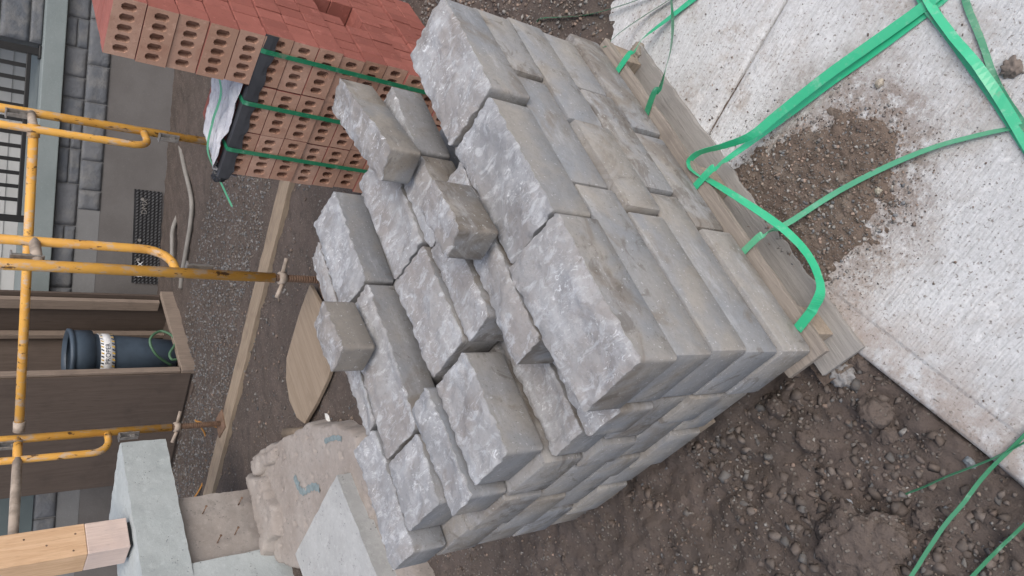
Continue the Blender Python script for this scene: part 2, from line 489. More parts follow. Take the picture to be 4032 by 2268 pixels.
# ================================================================= ground
EA = Vector((.964, .266, 0)).normalized()       # along the slab's outer edge
EB = Vector((.266, -.964, 0)).normalized()      # away from the edge, over the slab
E0 = Vector((0, -.022, 0))
SLAB_Z = -.13
def slab_ab(x, y):
    dx = x-E0.x; dy = y-E0.y
    return dx*EA.x+dy*EA.y, dx*EB.x+dy*EB.y
def ground_z(x, y):
    x = np.asarray(x, float); y = np.asarray(y, float)
    a, b = slab_ab(x, y)
    z = -.158 + .022*fbm(x*1.1, y*1.1, 3) + .014*fbm(x*4+3, y*4, 3) + .011*fbm(x*14, y*14+5, 3) + .0055*fbm(x*42, y*42, 3, gain=.65)
    # trodden heap in the foreground, and soil rising behind the stack
    z = z + .02*sstep(.3, 1.6, y)
    z = z + .018*np.abs(fbm(x*8+2, y*8, 2))*(1-sstep(.6, 1.0, y))
    # trench strip beside the plank
    z = z - .0*x
    dr = (x-1.25)*.835+(y+.026)*.55
    soil = SLAB_Z + np.clip(dr*.22, -.10, .022) + .010*fbm(x*9, y*9, 4)
    under = np.where(b > 0.0, 1.0, 0.0)
    zz = np.where(under > 0, np.maximum(-.26, np.where(dr > -.25, soil, -.26)), z)
    # blend soil and open ground to the right
    zz = np.where((under == 0) & (dr > -.1), np.maximum(z, soil), zz)
    return zz
def axis_coords(lo, hi, step, far, growth=1.16):
    core = list(np.arange(lo, hi+1e-6, step))
    s = step; v = hi
    out_hi = []
    while v < far:
        s *= growth; v += s; out_hi.append(v)
    s = step; v = lo; out_lo = []
    while v > -far:
        s *= growth; v -= s; out_lo.append(v)
    return np.array(out_lo[::-1]+core+out_hi)
# fine where the camera is near, ever coarser towards the horizon
gx = np.unique(np.concatenate([axis_coords(-.75, 1.9, .0095, .001), np.arange(1.9, 5.0, .03)[1:], -.75-np.cumsum(.0095*1.2**np.arange(1, 40))[np.cumsum(.0095*1.2**np.arange(1, 40)) < 60], 5.0+np.cumsum(.04*1.2**np.arange(1, 40))[np.cumsum(.04*1.2**np.arange(1, 40)) < 60]]))
gy = np.unique(np.concatenate([np.arange(-.45, 1.9, .0095), np.arange(1.9, 5.3, .02), -.45-np.cumsum(.0095*1.2**np.arange(1, 40))[np.cumsum(.0095*1.2**np.arange(1, 40)) < 60], 5.3+np.cumsum(.04*1.2**np.arange(1, 40))[np.cumsum(.04*1.2**np.arange(1, 40)) < 60]]))
def grid_mesh(name, X, Y, Z, mat):
    ny, nx = X.shape
    me = bpy.data.meshes.new(name)
    co = np.stack([X, Y, Z], -1).reshape(-1, 3)
    idx = np.arange(nx*ny).reshape(ny, nx)
    q = np.stack([idx[:-1, :-1], idx[:-1, 1:], idx[1:, 1:], idx[1:, :-1]], -1).reshape(-1, 4)
    me.vertices.add(len(co)); me.vertices.foreach_set("co", co.ravel())
    me.loops.add(q.size); me.loops.foreach_set("vertex_index", q.ravel())
    me.polygons.add(len(q)); me.polygons.foreach_set("loop_start", np.arange(0, q.size, 4)); me.polygons.foreach_set("loop_total", np.full(len(q), 4))
    me.polygons.foreach_set("use_smooth", np.ones(len(q), bool))
    me.update(calc_edges=True); me.validate()
    me.materials.append(mat)
    return me
GX, GY = np.meshgrid(gx, gy)
tag(link("ground", grid_mesh("ground", GX, GY, ground_z(GX, GY), DIRT)), kind="structure")

# ---- concrete pavement: two panels with a joint, local X along the edge, local Y negative over the slab
slab_rz = math.atan2(EA.y, EA.x)
def slab_panel(x0, x1):
    xs = np.unique(np.concatenate([np.array([x0, x0+.004, x0+.010]), np.linspace(x0+.03, x1-.03, 40), np.array([x1-.010, x1-.004, x1])]))
    ys = -np.unique(np.concatenate([np.array([0, .004, .012]), np.linspace(.03, .3, 30), np.linspace(.32, 5, 60)]))
    X, Y = np.meshgrid(xs, ys[::-1])
    ex = np.minimum(np.minimum(X-x0, x1-X), -Y)
    Z = np.where(ex < .001, -.008, np.where(ex < .006, -.0025, 0.0)) + .0015*fbm(X*2, Y*2, 2)
    chip = (1-sstep(.0, .016, -Y))*.016*np.clip(fbm(X*22, Y*22, 3)+.05, 0, 1)
    Z = Z-chip
    Yj = Y + np.where(-Y < .002, .012*fbm(X*7, X*0+3, 4), 0)
    me = grid_mesh("pavement", X, Yj, Z, SLAB)
    bm = bmesh.new(); bm.from_mesh(me)
    ed = [e for e in bm.edges if e.is_boundary]
    r = bmesh.ops.extrude_edge_only(bm, edges=ed)
    for v in r["geom"]:
        if isinstance(v, bmesh.types.BMVert): v.co.z = -.13
    bm.to_mesh(me); bm.free()
    o = link("pavement", me, None, (E0.x, E0.y, SLAB_Z), slab_rz)
    tag(o, kind="structure")
slab_panel(-5.0, .660)
slab_panel(.6655, 4.0)

# ---- dirt spilled on the slab, thin and ragged
def spill_mask(x, y):
    poly = np.array([(.57, -.02), (.50, -.25), (.44, -.40), (.30, -.42), (.20, -.33), (.15, -.22), (.13, -.06), (.20, .05), (.5, .05)])
    d = np.full(x.shape, 1e9); n = len(poly)
    inside = np.zeros(x.shape, bool)
    for i in range(n):
        ax, ay = poly[i]; bx, by = poly[(i+1) % n]
        t = np.clip(((x-ax)*(bx-ax)+(y-ay)*(by-ay))/((bx-ax)**2+(by-ay)**2), 0, 1)
        d = np.minimum(d, np.hypot(x-ax-t*(bx-ax), y-ay-t*(by-ay)))
        c = ((ay > y) != (by > y)) & (x < (bx-ax)*(y-ay)/(by-ay+1e-12)+ax)
        inside ^= c
    return np.where(inside, d, -d)
def spill_z(x, y):
    dd = spill_mask(x, y)
    return SLAB_Z - .010 + .019*sstep(-.05, .07, dd + .045*fbm(x*11, y*11, 5)) + .0055*fbm(x*34, y*34, 3) + .002*fbm(x*90, y*90, 2)
SX, SY = np.meshgrid(np.arange(-.05, .75, .0055), np.arange(-.55, .09, .0055))
o = link("spilled_soil", grid_mesh("spilled_soil", SX, SY, spill_z(SX, SY), DIRT2))
tag(o, "brown soil spilled on the pale slab beside the pallet", "soil", kind="stuff")

# ================================================================= gravel (uncountable)
def ico(sub):
    bm = bmesh.new(); bmesh.ops.create_icosphere(bm, subdivisions=sub, radius=1.0)
    v = np.array([x.co[:] for x in bm.verts]); f = np.array([[q.index for q in p.verts] for p in bm.faces]); bm.free()
    return v, f
ICO1 = ico(1); ICO2 = ico(2)
def pebble_shapes(base, n=10, amp=.28):
    out = []
    for i in range(n):
        v = base[0].copy()
        dirs = rng.normal(size=(7, 3)); dirs /= np.linalg.norm(dirs, axis=1)[:, None]
        for d in dirs:                       # chop planes for broken faces
            lim = rng.uniform(.42, .85); s = v@d
            v = v - np.outer(np.clip(s-lim, 0, None), d)
        v = v*(1+rng.normal(size=(len(v), 1))*amp*(.5 if len(v) < 20 else .25))
        out.append(v)
    return out
PAL = np.array([(.165, .152, .14), (.20, .19, .178), (.135, .122, .113), (.26, .248, .23), (.17, .13, .105), (.13, .10, .085), (.22, .175, .14), (.12, .125, .13), (.27, .20, .16)])
PAL_GREY = np.array([(.15, .15, .15), (.19, .19, .187), (.11, .115, .12), (.22, .212, .204), (.13, .112, .098), (.115, .09, .075), (.16, .135, .115)])
def hull_shapes(n=24):
    """broken stones: convex hulls of a few random points, so every face is flat and every edge sharp"""
    out = []
    for i in range(n):
        bm = bmesh.new()
        q = rng.normal(size=(11, 3)); q /= np.linalg.norm(q, axis=1)[:, None]; q *= rng.uniform(.8, 1.05, (11, 1))
        for p in q: bm.verts.new(p)
        r = bmesh.ops.convex_hull(bm, input=bm.verts)
        loose = [v for v in bm.verts if not v.link_faces]
        if loose: bmesh.ops.delete(bm, geom=loose, context='VERTS')
        bm.verts.index_update()
        out.append((np.array([v.co[:] for v in bm.verts]), np.array([[v.index for v in f.verts] for f in bm.faces])))
        bm.free()
    return out
def gravel(name, label, P, rad, base, pal, flat=.7, sink=.25):
    shapes = hull_shapes()
    n = len(P); Vs = []; Fs = []; Cs = []; off = 0
    sid = rng.integers(0, len(shapes), n)
    a = rng.random((n, 3))*2*np.pi
    for i in range(n):
        v0, f0 = shapes[sid[i]]
        sh = v0*(rad[i]*np.array([1.05, rng.uniform(.65, 1), rng.uniform(.45, .85)]))
        ca, sa = math.cos(a[i, 0]), math.sin(a[i, 0]); t = (a[i, 1]/6.28-.5)*1.2; ct, st = math.cos(t), math.sin(t)
        sh = sh@np.array([[1, 0, 0], [0, ct, -st], [0, st, ct]])@np.array([[ca, -sa, 0], [sa, ca, 0], [0, 0, 1]])
        Vs.append(sh+P[i]+np.array([0, 0, rad[i]*(.5-sink)])); Fs.append(f0+off); off += len(v0)
        c = pal[rng.integers(0, len(pal))]*rng.uniform(.75, 1.2)
        Cs.append(np.tile(np.array([c[0], c[1], c[2], 1.0]), (len(v0), 1)))
    V = np.concatenate(Vs); FF = np.concatenate(Fs); C = np.concatenate(Cs)
    me = bpy.data.meshes.new(name)
    me.vertices.add(len(V)); me.vertices.foreach_set("co", V.reshape(-1))
    me.loops.add(FF.size); me.loops.foreach_set("vertex_index", FF.ravel())
    me.polygons.add(len(FF)); me.polygons.foreach_set("loop_start", np.arange(0, FF.size, 3)); me.polygons.foreach_set("loop_total", np.full(len(FF), 3))
    me.update(calc_edges=True)
    ca = me.color_attributes.new("tint", 'FLOAT_COLOR', 'POINT'); ca.data.foreach_set("color", C.reshape(-1))
    me.materials.append(PEB)
    return tag(link(name, me), label, "gravel", kind="stuff")
def scatter(n, x0, x1, y0, y1, keep=None):
    x = rng.uniform(x0, x1, n); y = rng.uniform(y0, y1, n)
    if keep is not None:
        k = keep(x, y); x, y = x[k], y[k]
    return x, y
def off_slab(x, y): return (slab_ab(x, y)[1] < -.012)
# foreground: mixed pebbles in the bare soil, clustered
def fg(x, y): return off_slab(x, y) & (fbm(x*5, y*5, 2)+rng.uniform(-.6, .6, x.shape) > .0) & ~((x > .02) & (x < 1.08) & (y > .03) & (y < .93))
x, y = scatter(11000, -.85, .75, -.3, 2.1, fg)
r = .0022+.0055*rng.random(len(x))**2.5
gravel("fine_gravel", "fine pebbles strewn over the dark soil before the stack", np.stack([x, y, ground_z(x, y)], -1), r, ICO1, PAL)
def fg2(x, y): return fg(x, y) & (y < 1.0+x*.2)
x, y = scatter(650, -.85, .45, -.3, 1.1, fg2)
r = .006+.011*rng.random(len(x))**2.2
gravel("coarse_gravel", "larger stones bedded in the dark soil before the stack", np.stack([x, y, ground_z(x, y)], -1), r, ICO1, PAL*.8, sink=.4)
# right of the stack, under the brick pile
x, y = scatter(9000, 1.1, 2.7, -.5, 1.1, lambda x, y: (((x-1.25)*.835+(y+.026)*.55) > -.01+.05*rng.random(x.shape)))
r = .003+.010*rng.random(len(x))**2.2
gravel("yard_gravel", "brown gravel beside the brick pile and stack", np.stack([x, y, ground_z(x, y)], -1), r, ICO1, PAL)
# on the spilled soil
x, y = scatter(6000, -.05, .72, -.52, .07, lambda x, y: spill_mask(x, y)+.04*fbm(x*10, y*10, 3)+rng.normal(size=x.shape)*.022 > -.005)
r = .0018+.0052*rng.random(len(x))**2.4
gravel("spill_gravel", "pebbles in the soil spilled on the slab", np.stack([x, y, np.maximum(spill_z(x, y), SLAB_Z)], -1), r, ICO1, PAL*1.15)
x, y = scatter(9000, -.10, .80, -.62, .07, lambda x, y: (spill_mask(x, y)+.05*fbm(x*8, y*8, 3)+rng.normal(size=x.shape)*.05 > -.03) & (slab_ab(x, y)[1] > .02))
r = .0009+.0022*rng.random(len(x))**2
gravel("spill_grit", "fine grit fringing the soil spilled on the slab", np.stack([x, y, np.maximum(spill_z(x, y), SLAB_Z)], -1), r, ICO1, PAL*.85, sink=.1)
# loose grit on the slab
x, y = scatter(2600, -.8, 1.3, -1.1, .2, lambda x, y: (slab_ab(x, y)[1] > .01) & (fbm(x*4, y*4, 3)+rng.normal(size=x.shape)*.35 > .12))
r = .0012+.0036*rng.random(len(x))**3
gravel("slab_grit", "scattered grit on the pale concrete slab", np.stack([x, y, np.full(len(x), SLAB_Z)], -1), r, ICO1, PAL*1.1, sink=.1)
# crushed stone strip at the back by the scaffold
def strip(x, y):
    d = (x-2.62)*math.sin(R(115))-(y-2.1)*math.cos(R(115))
    return (d > .22+.10*fbm(x*3, y*3, 2)) & (d < 1.35) & (rng.random(x.shape) < np.clip(1.35-d*.55, .25, 1))
x, y = scatter(34000, 1.3, 4.8, 1.2, 5.2, strip)
r = .0045+.0095*rng.random(len(x))**1.8
gravel("crushed_stone", "grey crushed stone strip behind the plank", np.stack([x, y, ground_z(x, y)], -1), r, ICO1, PAL_GREY)
x, y = scatter(3500, 1.0, 2.6, 1.5, 4.6, lambda x, y: fbm(x*3+5, y*3, 2)+rng.uniform(-.5, .5, x.shape) > .15)
r = .004+.012*rng.random(len(x))**2.5
gravel("trench_gravel", "sparse pebbles in the brown soil before the plank", np.stack([x, y, ground_z(x, y)], -1), r, ICO1, PAL*.85)

# crumbs of the soil itself
x, y = scatter(5200, -.85, .75, -.3, 2.0, lambda x, y: fg(x, y) & (fbm(x*4+9, y*4, 3)+rng.uniform(-.4, .4, x.shape) > .0))
r = .004+.015*rng.random(len(x))**3
gravel("soil_crumbs", "crumbly lumps of dark soil before the stack", np.stack([x, y, ground_z(x, y)], -1), r, ICO1, np.array([(.105, .080, .066), (.125, .098, .082), (.09, .070, .058), (.14, .112, .095)]))
x, y = scatter(1150, -.62, .14, -.20, .55, lambda x, y: off_slab(x, y) & ~((x > .01) & (y > .02)) & (fbm(x*3+2, y*3, 2)+rng.uniform(-.5, .5, x.shape) > -.05))
r = .006+.016*rng.random(len(x))**2.2
gravel("rubble", "rubble of broken soil and stone by the pallet's near corner", np.stack([x, y, ground_z(x, y)], -1), r, ICO1, np.array([(.098, .080, .070), (.112, .092, .08), (.09, .075, .066), (.128, .108, .095), (.11, .105, .10)]), sink=.42)
# ---- clods and stones that stand out
def rock(name, loc, r, mat, label, squash=.6, tint=None, seed=0, rough=.22):
    rs = np.random.default_rng(seed)
    v, f = ico(5 if r > .06 else 4)
    dirs = rs.normal(size=(9, 3)); dirs /= np.linalg.norm(dirs, axis=1)[:, None]
    for d in dirs:
        lim = rs.uniform(.62, .95); s = v@d; v = v-np.outer(np.clip(s-lim, 0, None), d)
    th = np.arctan2(v[:, 1], v[:, 0])
    v = v*(1+rough*fbm(v[:, 0]*2.4+seed*3.1+v[:, 2], v[:, 1]*2.4+v[:, 2]*1.7, 6, gain=.62))[:, None]
    v = v*np.array([r, r*rs.uniform(.75, 1), r*squash])
    a = rs.uniform(0, 6.28); v = v@np.array([[math.cos(a), -math.sin(a), 0], [math.sin(a), math.cos(a), 0], [0, 0, 1]])
    me = bpy.data.meshes.new(name); me.from_pydata(v.tolist(), [], f.tolist())
    me.polygons.foreach_set("use_smooth", np.ones(len(f), bool)); me.materials.append(mat)
    if tint is not None:
        ca = me.color_attributes.new("tint", 'FLOAT_COLOR', 'POINT'); ca.data.foreach_set("color", np.tile(np.array([*tint, 1.0]), len(v)))
    o = link(name, me, None, loc)
    return tag(o, label, "rock" if "stone" in name else "dirt clod", "clods and stones on the ground")
gz = lambda x, y: float(ground_z(np.array([x]), np.array([y]))[0])
CL = [("dirt_clod", -.385, .225, .112, CLOD, "broad low soil mound at the bottom edge, biggest clod", .36, None),
      ("field_stone", -.045, .035, .040, PEB, "grey angular stone under the pallet's near corner", .62, (.24, .235, .23)),
      ("dirt_clod", -.048, -.008, .028, CLOD, "dark clod wedged between pallet corner and slab edge", .8, None),
      ("dirt_clod", -.161, .020, .039, CLOD, "tan rounded clod nearest the slab edge", .65, None),
      ("dirt_clod", -.025, .225, .034, CLOD, "brown clod against the shaded lower side of the stack", .6, None),
      ("dirt_clod", -.217, .030, .026, CLOD, "small clod just below the tan rounded clod", .7, None),
      ("dirt_clod", -.133, .211, .030, CLOD, "lumpy brown clod halfway between stack and bottom mound", .6, None),
      ("dirt_clod", -.386, -.128, .025, CLOD, "clod beside the slab edge where two thin straps cross", .65, None),
      ("dirt_clod", -.400, .066, .028, CLOD, "clod right of the broad soil mound", .6, None),
      ("field_stone", -.346, -.085, .014, PEB, "small blue-grey oval stone between the thin straps", .55, (.17, .19, .20)),
      ("field_stone", -.300, .205, .011, PEB, "pale small stone on top of the soil mound", .55, (.30, .32, .34)),
      ("field_stone", .252, -.642, .021, PEB, "brown stone lying on the slab among the crossed straps", .7, (.17, .14, .12)),
      ("field_stone", .436, -.452, .012, PEB, "pale tan pebble on the slab by the spill's far tip", .7, (.36, .32, .26)),
      ("field_stone", .236, -.300, .009, PEB, "cream pebble beside the strap on the spill's edge", .7, (.38, .35, .28)),
      ("field_stone", 1.085, -.035, .030, PEB, "muddy stone at the pallet's far front corner", .6, (.25, .22, .18))]
for i, (n, x, y, r, mt, lb, sq, tint) in enumerate(CL):
    onslab = slab_ab(x, y)[1] > 0.01
    z = SLAB_Z+r*sq*.6 if onslab else gz(x, y)+r*sq*.35
    rock(n, (x, y, z), r, mt, lb, sq, tint, seed=i+3)

# ================================================================= pallet
pal = empty("pallet", (0, 0, SLAB_Z))
tag(pal, "weathered wooden pallet under the grey stone stack", "pallet")
PH = -SLAB_Z            # deck top is z=0 in the world
def board(name, mn, mx, mat, parent, jag=0.004, n=24, axis=0):
    """a board with slightly wavy, splintered long edges"""
    bm = bmesh.new()
    L0, L1 = mn[axis], mx[axis]; o = 1-axis
    ring = []
    for i in range(n+1):
        t = L0+(L1-L0)*i/n
        j0 = random.uniform(-jag, jag); j1 = random.uniform(-jag, jag); jz = random.uniform(-jag, 0)*.5
        pts = [(mn[o]+j0*.4, mn[2]), (mx[o]+j1*.4, mn[2]), (mx[o]+j1, mx[2]+jz), (mn[o]+j0, mx[2]+jz)]
        ring.append([bm.verts.new((t, a, z) if axis == 0 else (a, t, z)) for a, z in pts])
    for a, b in zip(ring, ring[1:]):
        for k in range(4): bm.faces.new((a[k], a[(k+1) % 4], b[(k+1) % 4], b[k]))
    bm.faces.new(ring[0]); bm.faces.new(ring[-1])
    return finish(bm, name, mat, parent, bevel=.0012, seg=1)
for i, y0 in enumerate([-.027, .13, .30, .47, .64, .81]):
    board("deck_board", (-.022 if i == 0 else .035, y0, PH-.020), (1.12, y0+.115, PH-.0005), WOOD_PALLET, pal, .005, 40)
for x0 in (.030, .50, 1.03):
    board("cross_board", (x0, -.022, PH-.040), (x0+.085, .92, PH-.021), WOOD_PALLET_Y, pal, .003, 20, 1)
for x0 in (.030, .502, 1.032):
    for y0 in (-.022, .39, .82):
        bm = bmesh.new(); add_box(bm, (x0+.04, y0+.05, PH-.077), (.08, .10, .072))
        for v in bm.verts: v.co += Vector([random.uniform(-.004, .004) for _ in range(3)])*(1 if v.co.z < PH-.05 else .2)
        finish(bm, "block", WOOD_BLOCK, pal, bevel=.003)
for y0 in (-.056, .385, .81):
    board("bottom_board", (-.034 if y0 < 0 else .06, y0, PH-.135+.004), (1.115, y0+.12, PH-.114), WOOD_GREY, pal, .005, 40)

# ================================================================= stone blocks
H = .1238
def block_mesh(L, W, Ht, seed, top='split', cell=.0068, bulge=.005):
    """a manufactured wall block lying split face up; local origin at min x, min y, base"""
    rs = np.random.default_rng(seed)
    nx = max(6, int(L/cell)); ny = max(5, int(W/cell))
    if top == 'flat': nx, ny = max(6, int(L/.013)), max(4, int(W/.013))
    u = np.linspace(0, 1, nx+1); v = np.linspace(0, 1, ny+1)
    Uu, Vv = np.meshgrid(u, v)
    ex = np.minimum(Uu, 1-Uu)*L; ey = np.minimum(Vv, 1-Vv)*W
    d = np.minimum(ex, ey)
    ox, oy = rs.uniform(0, 50, 2)
    Xl = Uu*L; Yl = Vv*W
    if top == 'split':
        tilt = rs.uniform(-.006, .006)*(Uu-.5)*2+rs.uniform(-.008, .004)*(Vv-.5)*2
        n1 = fbm(Xl*7+ox, Yl*9+oy, 3)
        # broken facets: worley-like planes
        NF = 14
        pts = np.stack([rs.uniform(-.1, 1.1, NF)*L, rs.uniform(-.2, 1.2, NF)*W], -1)
        gr = rs.uniform(-.20, .20, (NF, 2)); hh = rs.uniform(-.003, .008, NF)
        best = np.full(Xl.shape, 1e9)
        for p, g, h0 in zip(pts, gr, hh):
            best = np.minimum(best, h0+(Xl-p[0])*g[0]+(Yl-p[1])*g[1]+.6*((Xl-p[0])**2+(Yl-p[1])**2)+.004)
        best = np.clip(best, -.02, .03)
        edge = sstep(0, .035, d)
        Z = Ht - .006 + bulge*edge + .0055*n1*(.5+.5*edge) + best*(.30+.55*edge) + tilt
        Z = Z + .0026*fbm(Xl*26+oy, Yl*18+ox, 3) + .0012*fbm(Xl*80, Yl*60+ox, 2)
        Z = Z - .006*(1-sstep(0, .010, d))*np.clip(fbm(Xl*40+ox, Yl*40, 2)+.4, 0, 1)
        Z = np.clip(Z, Ht-.032, Ht+.026)
    else:
        Z = np.full(Xl.shape, Ht)
    # round the four vertical edges in plan
    X2 = Xl.copy(); Y2 = Yl.copy(); rc = .006
    for ax in (0, -1):
        for ay in (0, -1):
            X2[ay, ax] += rc*.45*(1 if ax == 0 else -1); Y2[ay, ax] += rc*.45*(1 if ay == 0 else -1)
    co = np.stack([X2, Y2, Z], -1).reshape(-1, 3)
    idx = np.arange((nx+1)*(ny+1)).reshape(ny+1, nx+1)
    quads = np.stack([idx[:-1, :-1], idx[:-1, 1:], idx[1:, 1:], idx[1:, :-1]], -1).reshape(-1, 4).tolist()
    ntop = len(quads)
    loop = list(idx[0, :])+list(idx[1:, -1])+list(idx[-1, -2::-1])+list(idx[-2:0:-1, 0])
    n = len(loop); V = co.tolist()
    cx, cy = L/2, W/2
    def ring(z, inset):
        s = len(V)
        for j in loop:
            x, y = co[j, 0], co[j, 1]
            V.append((x+(inset if x < L*.002+.005 else -inset if x > L-.005 else 0), y+(inset if y < .005 else -inset if y > W-.005 else 0), z))
        return list(range(s, s+n))
    lips = []
    rA = ring(0, 0)
    # the ring just under the arris follows it, so the flat side meets a ragged edge
    if top == 'flat':
        px = np.array([co[q, 0]+co[q, 1] for q in loop]); wear = np.clip(fbm(px*16+ox, px*7+oy, 4)+.05, 0, 1)
        for kk, j in enumerate(rA):
            V[j] = (V[j][0], V[j][1], Ht-.0022-.008*wear[kk]**1.7)
        for kk, j in enumerate(loop):
            x, y, z = V[j]
            i2 = .0012+.006*wear[kk]**1.7
            V[j] = (x+(i2 if x < .005 else -i2 if x > L-.005 else 0), y+(i2 if y < .005 else -i2 if y > W-.005 else 0), Ht)
    else:
        for kk, j in enumerate(rA):
            V[j] = (V[j][0], V[j][1], co[loop[kk], 2]-.003)
    rM = ring(Ht*.45, 0); rB = ring(.007, 0); rC = ring(0.0, .005)
    rs_ = [loop, rA, rM, rB, rC]
    for a, b in zip(rs_, rs_[1:]):
        for k in range(n): quads.append((a[k], b[k], b[(k+1) % n], a[(k+1) % n]))
    bot = [rC[::-1]]
    faces = quads+bot
    me = bpy.data.meshes.new("stone_block")
    me.from_pydata(V, [], faces)
    me.materials.append(STONE[0]); me.materials.append(STONE[1])
    mi = np.zeros(len(faces), int)
    if top == 'split': mi[:ntop] = 1; mi[ntop:ntop+n] = 1
    me.polygons.foreach_set("material_index", mi)
    sm = np.ones(len(faces), bool); sm[-1] = False
    me.polygons.foreach_set("use_smooth", sm)
    me.update()
    bm = bmesh.new(); bm.from_mesh(me)
    bmesh.ops.recalc_face_normals(bm, faces=bm.faces)
    bm.faces.ensure_lookup_table(); bm.edges.ensure_lookup_table()
    for e in bm.edges:
        if len(e.link_faces) == 2 and e.calc_face_angle(0) > R(38): e.smooth = False
    bm.to_mesh(me); bm.free()
    return me
BSEED = [100]
def block(x0, x1, y0, y1, z0, label, Ht=.120, rz=0.0, top='split', group="grey stone blocks stacked on the pallet", bulge=.005, about=None, side=None):
    BSEED[0] += 1
    me = block_mesh(x1-x0, y1-y0, Ht, BSEED[0], top, bulge=bulge)
    o = link("stone_block", me, None, (x0, y0, z0), rz)
    o.rotation_euler = (random.uniform(-.002, .002), random.uniform(-.002, .002), rz)
    if side: me.materials[0] = side
    return tag(o, label, "stone block", group)

ZA, ZB = 4*H, 3*H
# --- top course, front row
block(-.015, .335, -.004, .176, ZA, "big split-topped block on the near top corner of the stack", .126)
block(.347, .690, .004, .176, ZA, "middle block of the top front row, rough pale top", .124)
block(.702, 1.052, -.012, .170, ZA, "far right block of the top front row, palest rough face", .128, rz=.012)
# --- second rows
block(.165, .475, .186, .288, ZA, "narrow block behind the big near corner block, dark end showing", .116)
block(.485, .676, .184, .288, ZA, "narrow block mostly hidden under the loose brown cube block", .114)
block(.300, .575, .294, .398, ZA, "narrow block beside a triangular dark gap, behind the loose cube block", .116)
block(.583, .812, .294, .398, ZA, "pale sliver of block beside the long loose block's dark end", .114)
block(.822, 1.080, .292, .396, ZA, "block sunk behind the far right top block, smooth grey side showing", .112)
# --- third row
block(.028, .288, .412, .566, ZA, "block with brown smooth side above the left gap in the top course", .118)
block(.312, .600, .404, .566, ZA, "lilac split block in the middle of the stack top", .122)
block(.612, .960, .402, .562, ZA, "pale block under the long loose block, ragged outer edge", .122)
# --- fourth row
block(.010, .300, .580, .686, ZA, "narrow split block running to the shaded side, behind the brown-sided block", .120)
block(.252, .712, .698, .862, ZA, "long block under the small loose block at the stack's left", .112)
block(.055, .240, .700, .868, ZA, "short block by the outer left corner, dark gap at its end", .118)
block(.728, 1.080, .704, .862, ZA, "pointed pale block standing nearest the yellow scaffold foot", .110)
# --- fifth row
block(.006, .350, .876, .992, ZA+.004, "outermost left narrow block with long ragged pale edge", .116)
block(.366, .640, .872, .950, ZA, "narrow block on the stack's back edge near the plywood board", .112)
block(.655, 1.020, .872, .960, ZA, "back edge block farthest from the near corner", .104)
# --- second course seen through the gap
block(.010, .345, .305, .424, ZB, "pale split block sunk in the gap on the left, second course", .120)
block(-.012, .345, .186, .294, ZB, "narrow sunk block beside the big near corner block, second course", .120)
block(.360, .700, .186, .294, ZB, "second course block buried under the stack top", .118, top='flat')
block(.715, 1.075, .186, .290, ZB, "second course block at the bottom of the far right gap", .116, top='split')
block(.320, .700, .575, .690, ZB, "second course block at the bottom of the left rear gap", .116, top='split')
block(.715, 1.075, .575, .690, ZB, "second course block at the bottom of the right rear gap", .116, top='split')
# --- front faces of the lower courses
ORD = ["top", "second", "third", "fourth", "bottom"]
FR = {3: [(-.004, .444), (.454, .824), (.834, 1.082)], 2: [(.002, .378), (.388, .676), (.687, 1.098)],
      1: [(.000, .466), (.476, .840), (.850, 1.092)], 0: [(-.006, .356), (.366, .706), (.716, 1.128)]}
PL = ["nearest the near corner", "middle", "farthest right"]
FY = {3: [.002, .009, .003], 2: [-.001, -.007, .003], 1: [.005, .0, .007], 0: [-.004, .004, -.003]}
for c in (3, 2, 1, 0):
    for i, (a, b) in enumerate(FR[c]):
        y0 = FY[c][i]
        block(a, b, y0, .178, c*H, "%s course block on the long side facing the slab, %s" % (ORD[4-c], PL[i]), .1221, top='flat', rz=random.uniform(-.002, .002))
# --- ends on the shaded short side
LR = {3: [(.432, .600), (.606, .780), (.786, .950)],
      2: [(.185, .360), (.366, .472), (.478, .652), (.658, .832), (.838, .945)],
      1: [(.182, .294), (.297, .474), (.478, .592), (.598, .770), (.776, .935)],
      0: [(.185, .360), (.366, .540), (.546, .660), (.666, .830), (.836, .930)]}
LX = {3: [.002, -.004, .004], 2: [.005, -.006, .002, -.003, .006], 1: [-.005, .006, .0, .007, .002], 0: [.004, -.006, .004, -.002, .008]}
for c in (3, 2, 1, 0):
    for i, (a, b) in enumerate(LR[c]):
        ordn = ["second", "third", "fourth", "fifth", "sixth"][i + (2 if c == 3 else 0)]
        block(LX[c][i], .36+LX[c][i], a, b, c*H, "%s course block, %s end from the near corner on the shaded side" % (ORD[4-c], ordn), .1221, top='flat', rz=random.uniform(-.005, .005))
        # matching block at the far end of the row closes the stack on that side
        if i < 9:
            block(.745, 1.085+random.uniform(-.02, .01), a, b, c*H, "%s course block at the stack's far end, %s behind the front row" % (ORD[4-c], ordn), .1221, top='flat')
            if c == 3:
                block(.40, .735, a, b, c*H, "second course block in the stack's core, %s row back" % ordn, .1221, top='flat')
for c in (2, 1, 0):
    block(.40, .73, .80, .93, c*H, "%s course block at the middle of the stack's rear side" % ORD[4-c], .1221, top='flat')

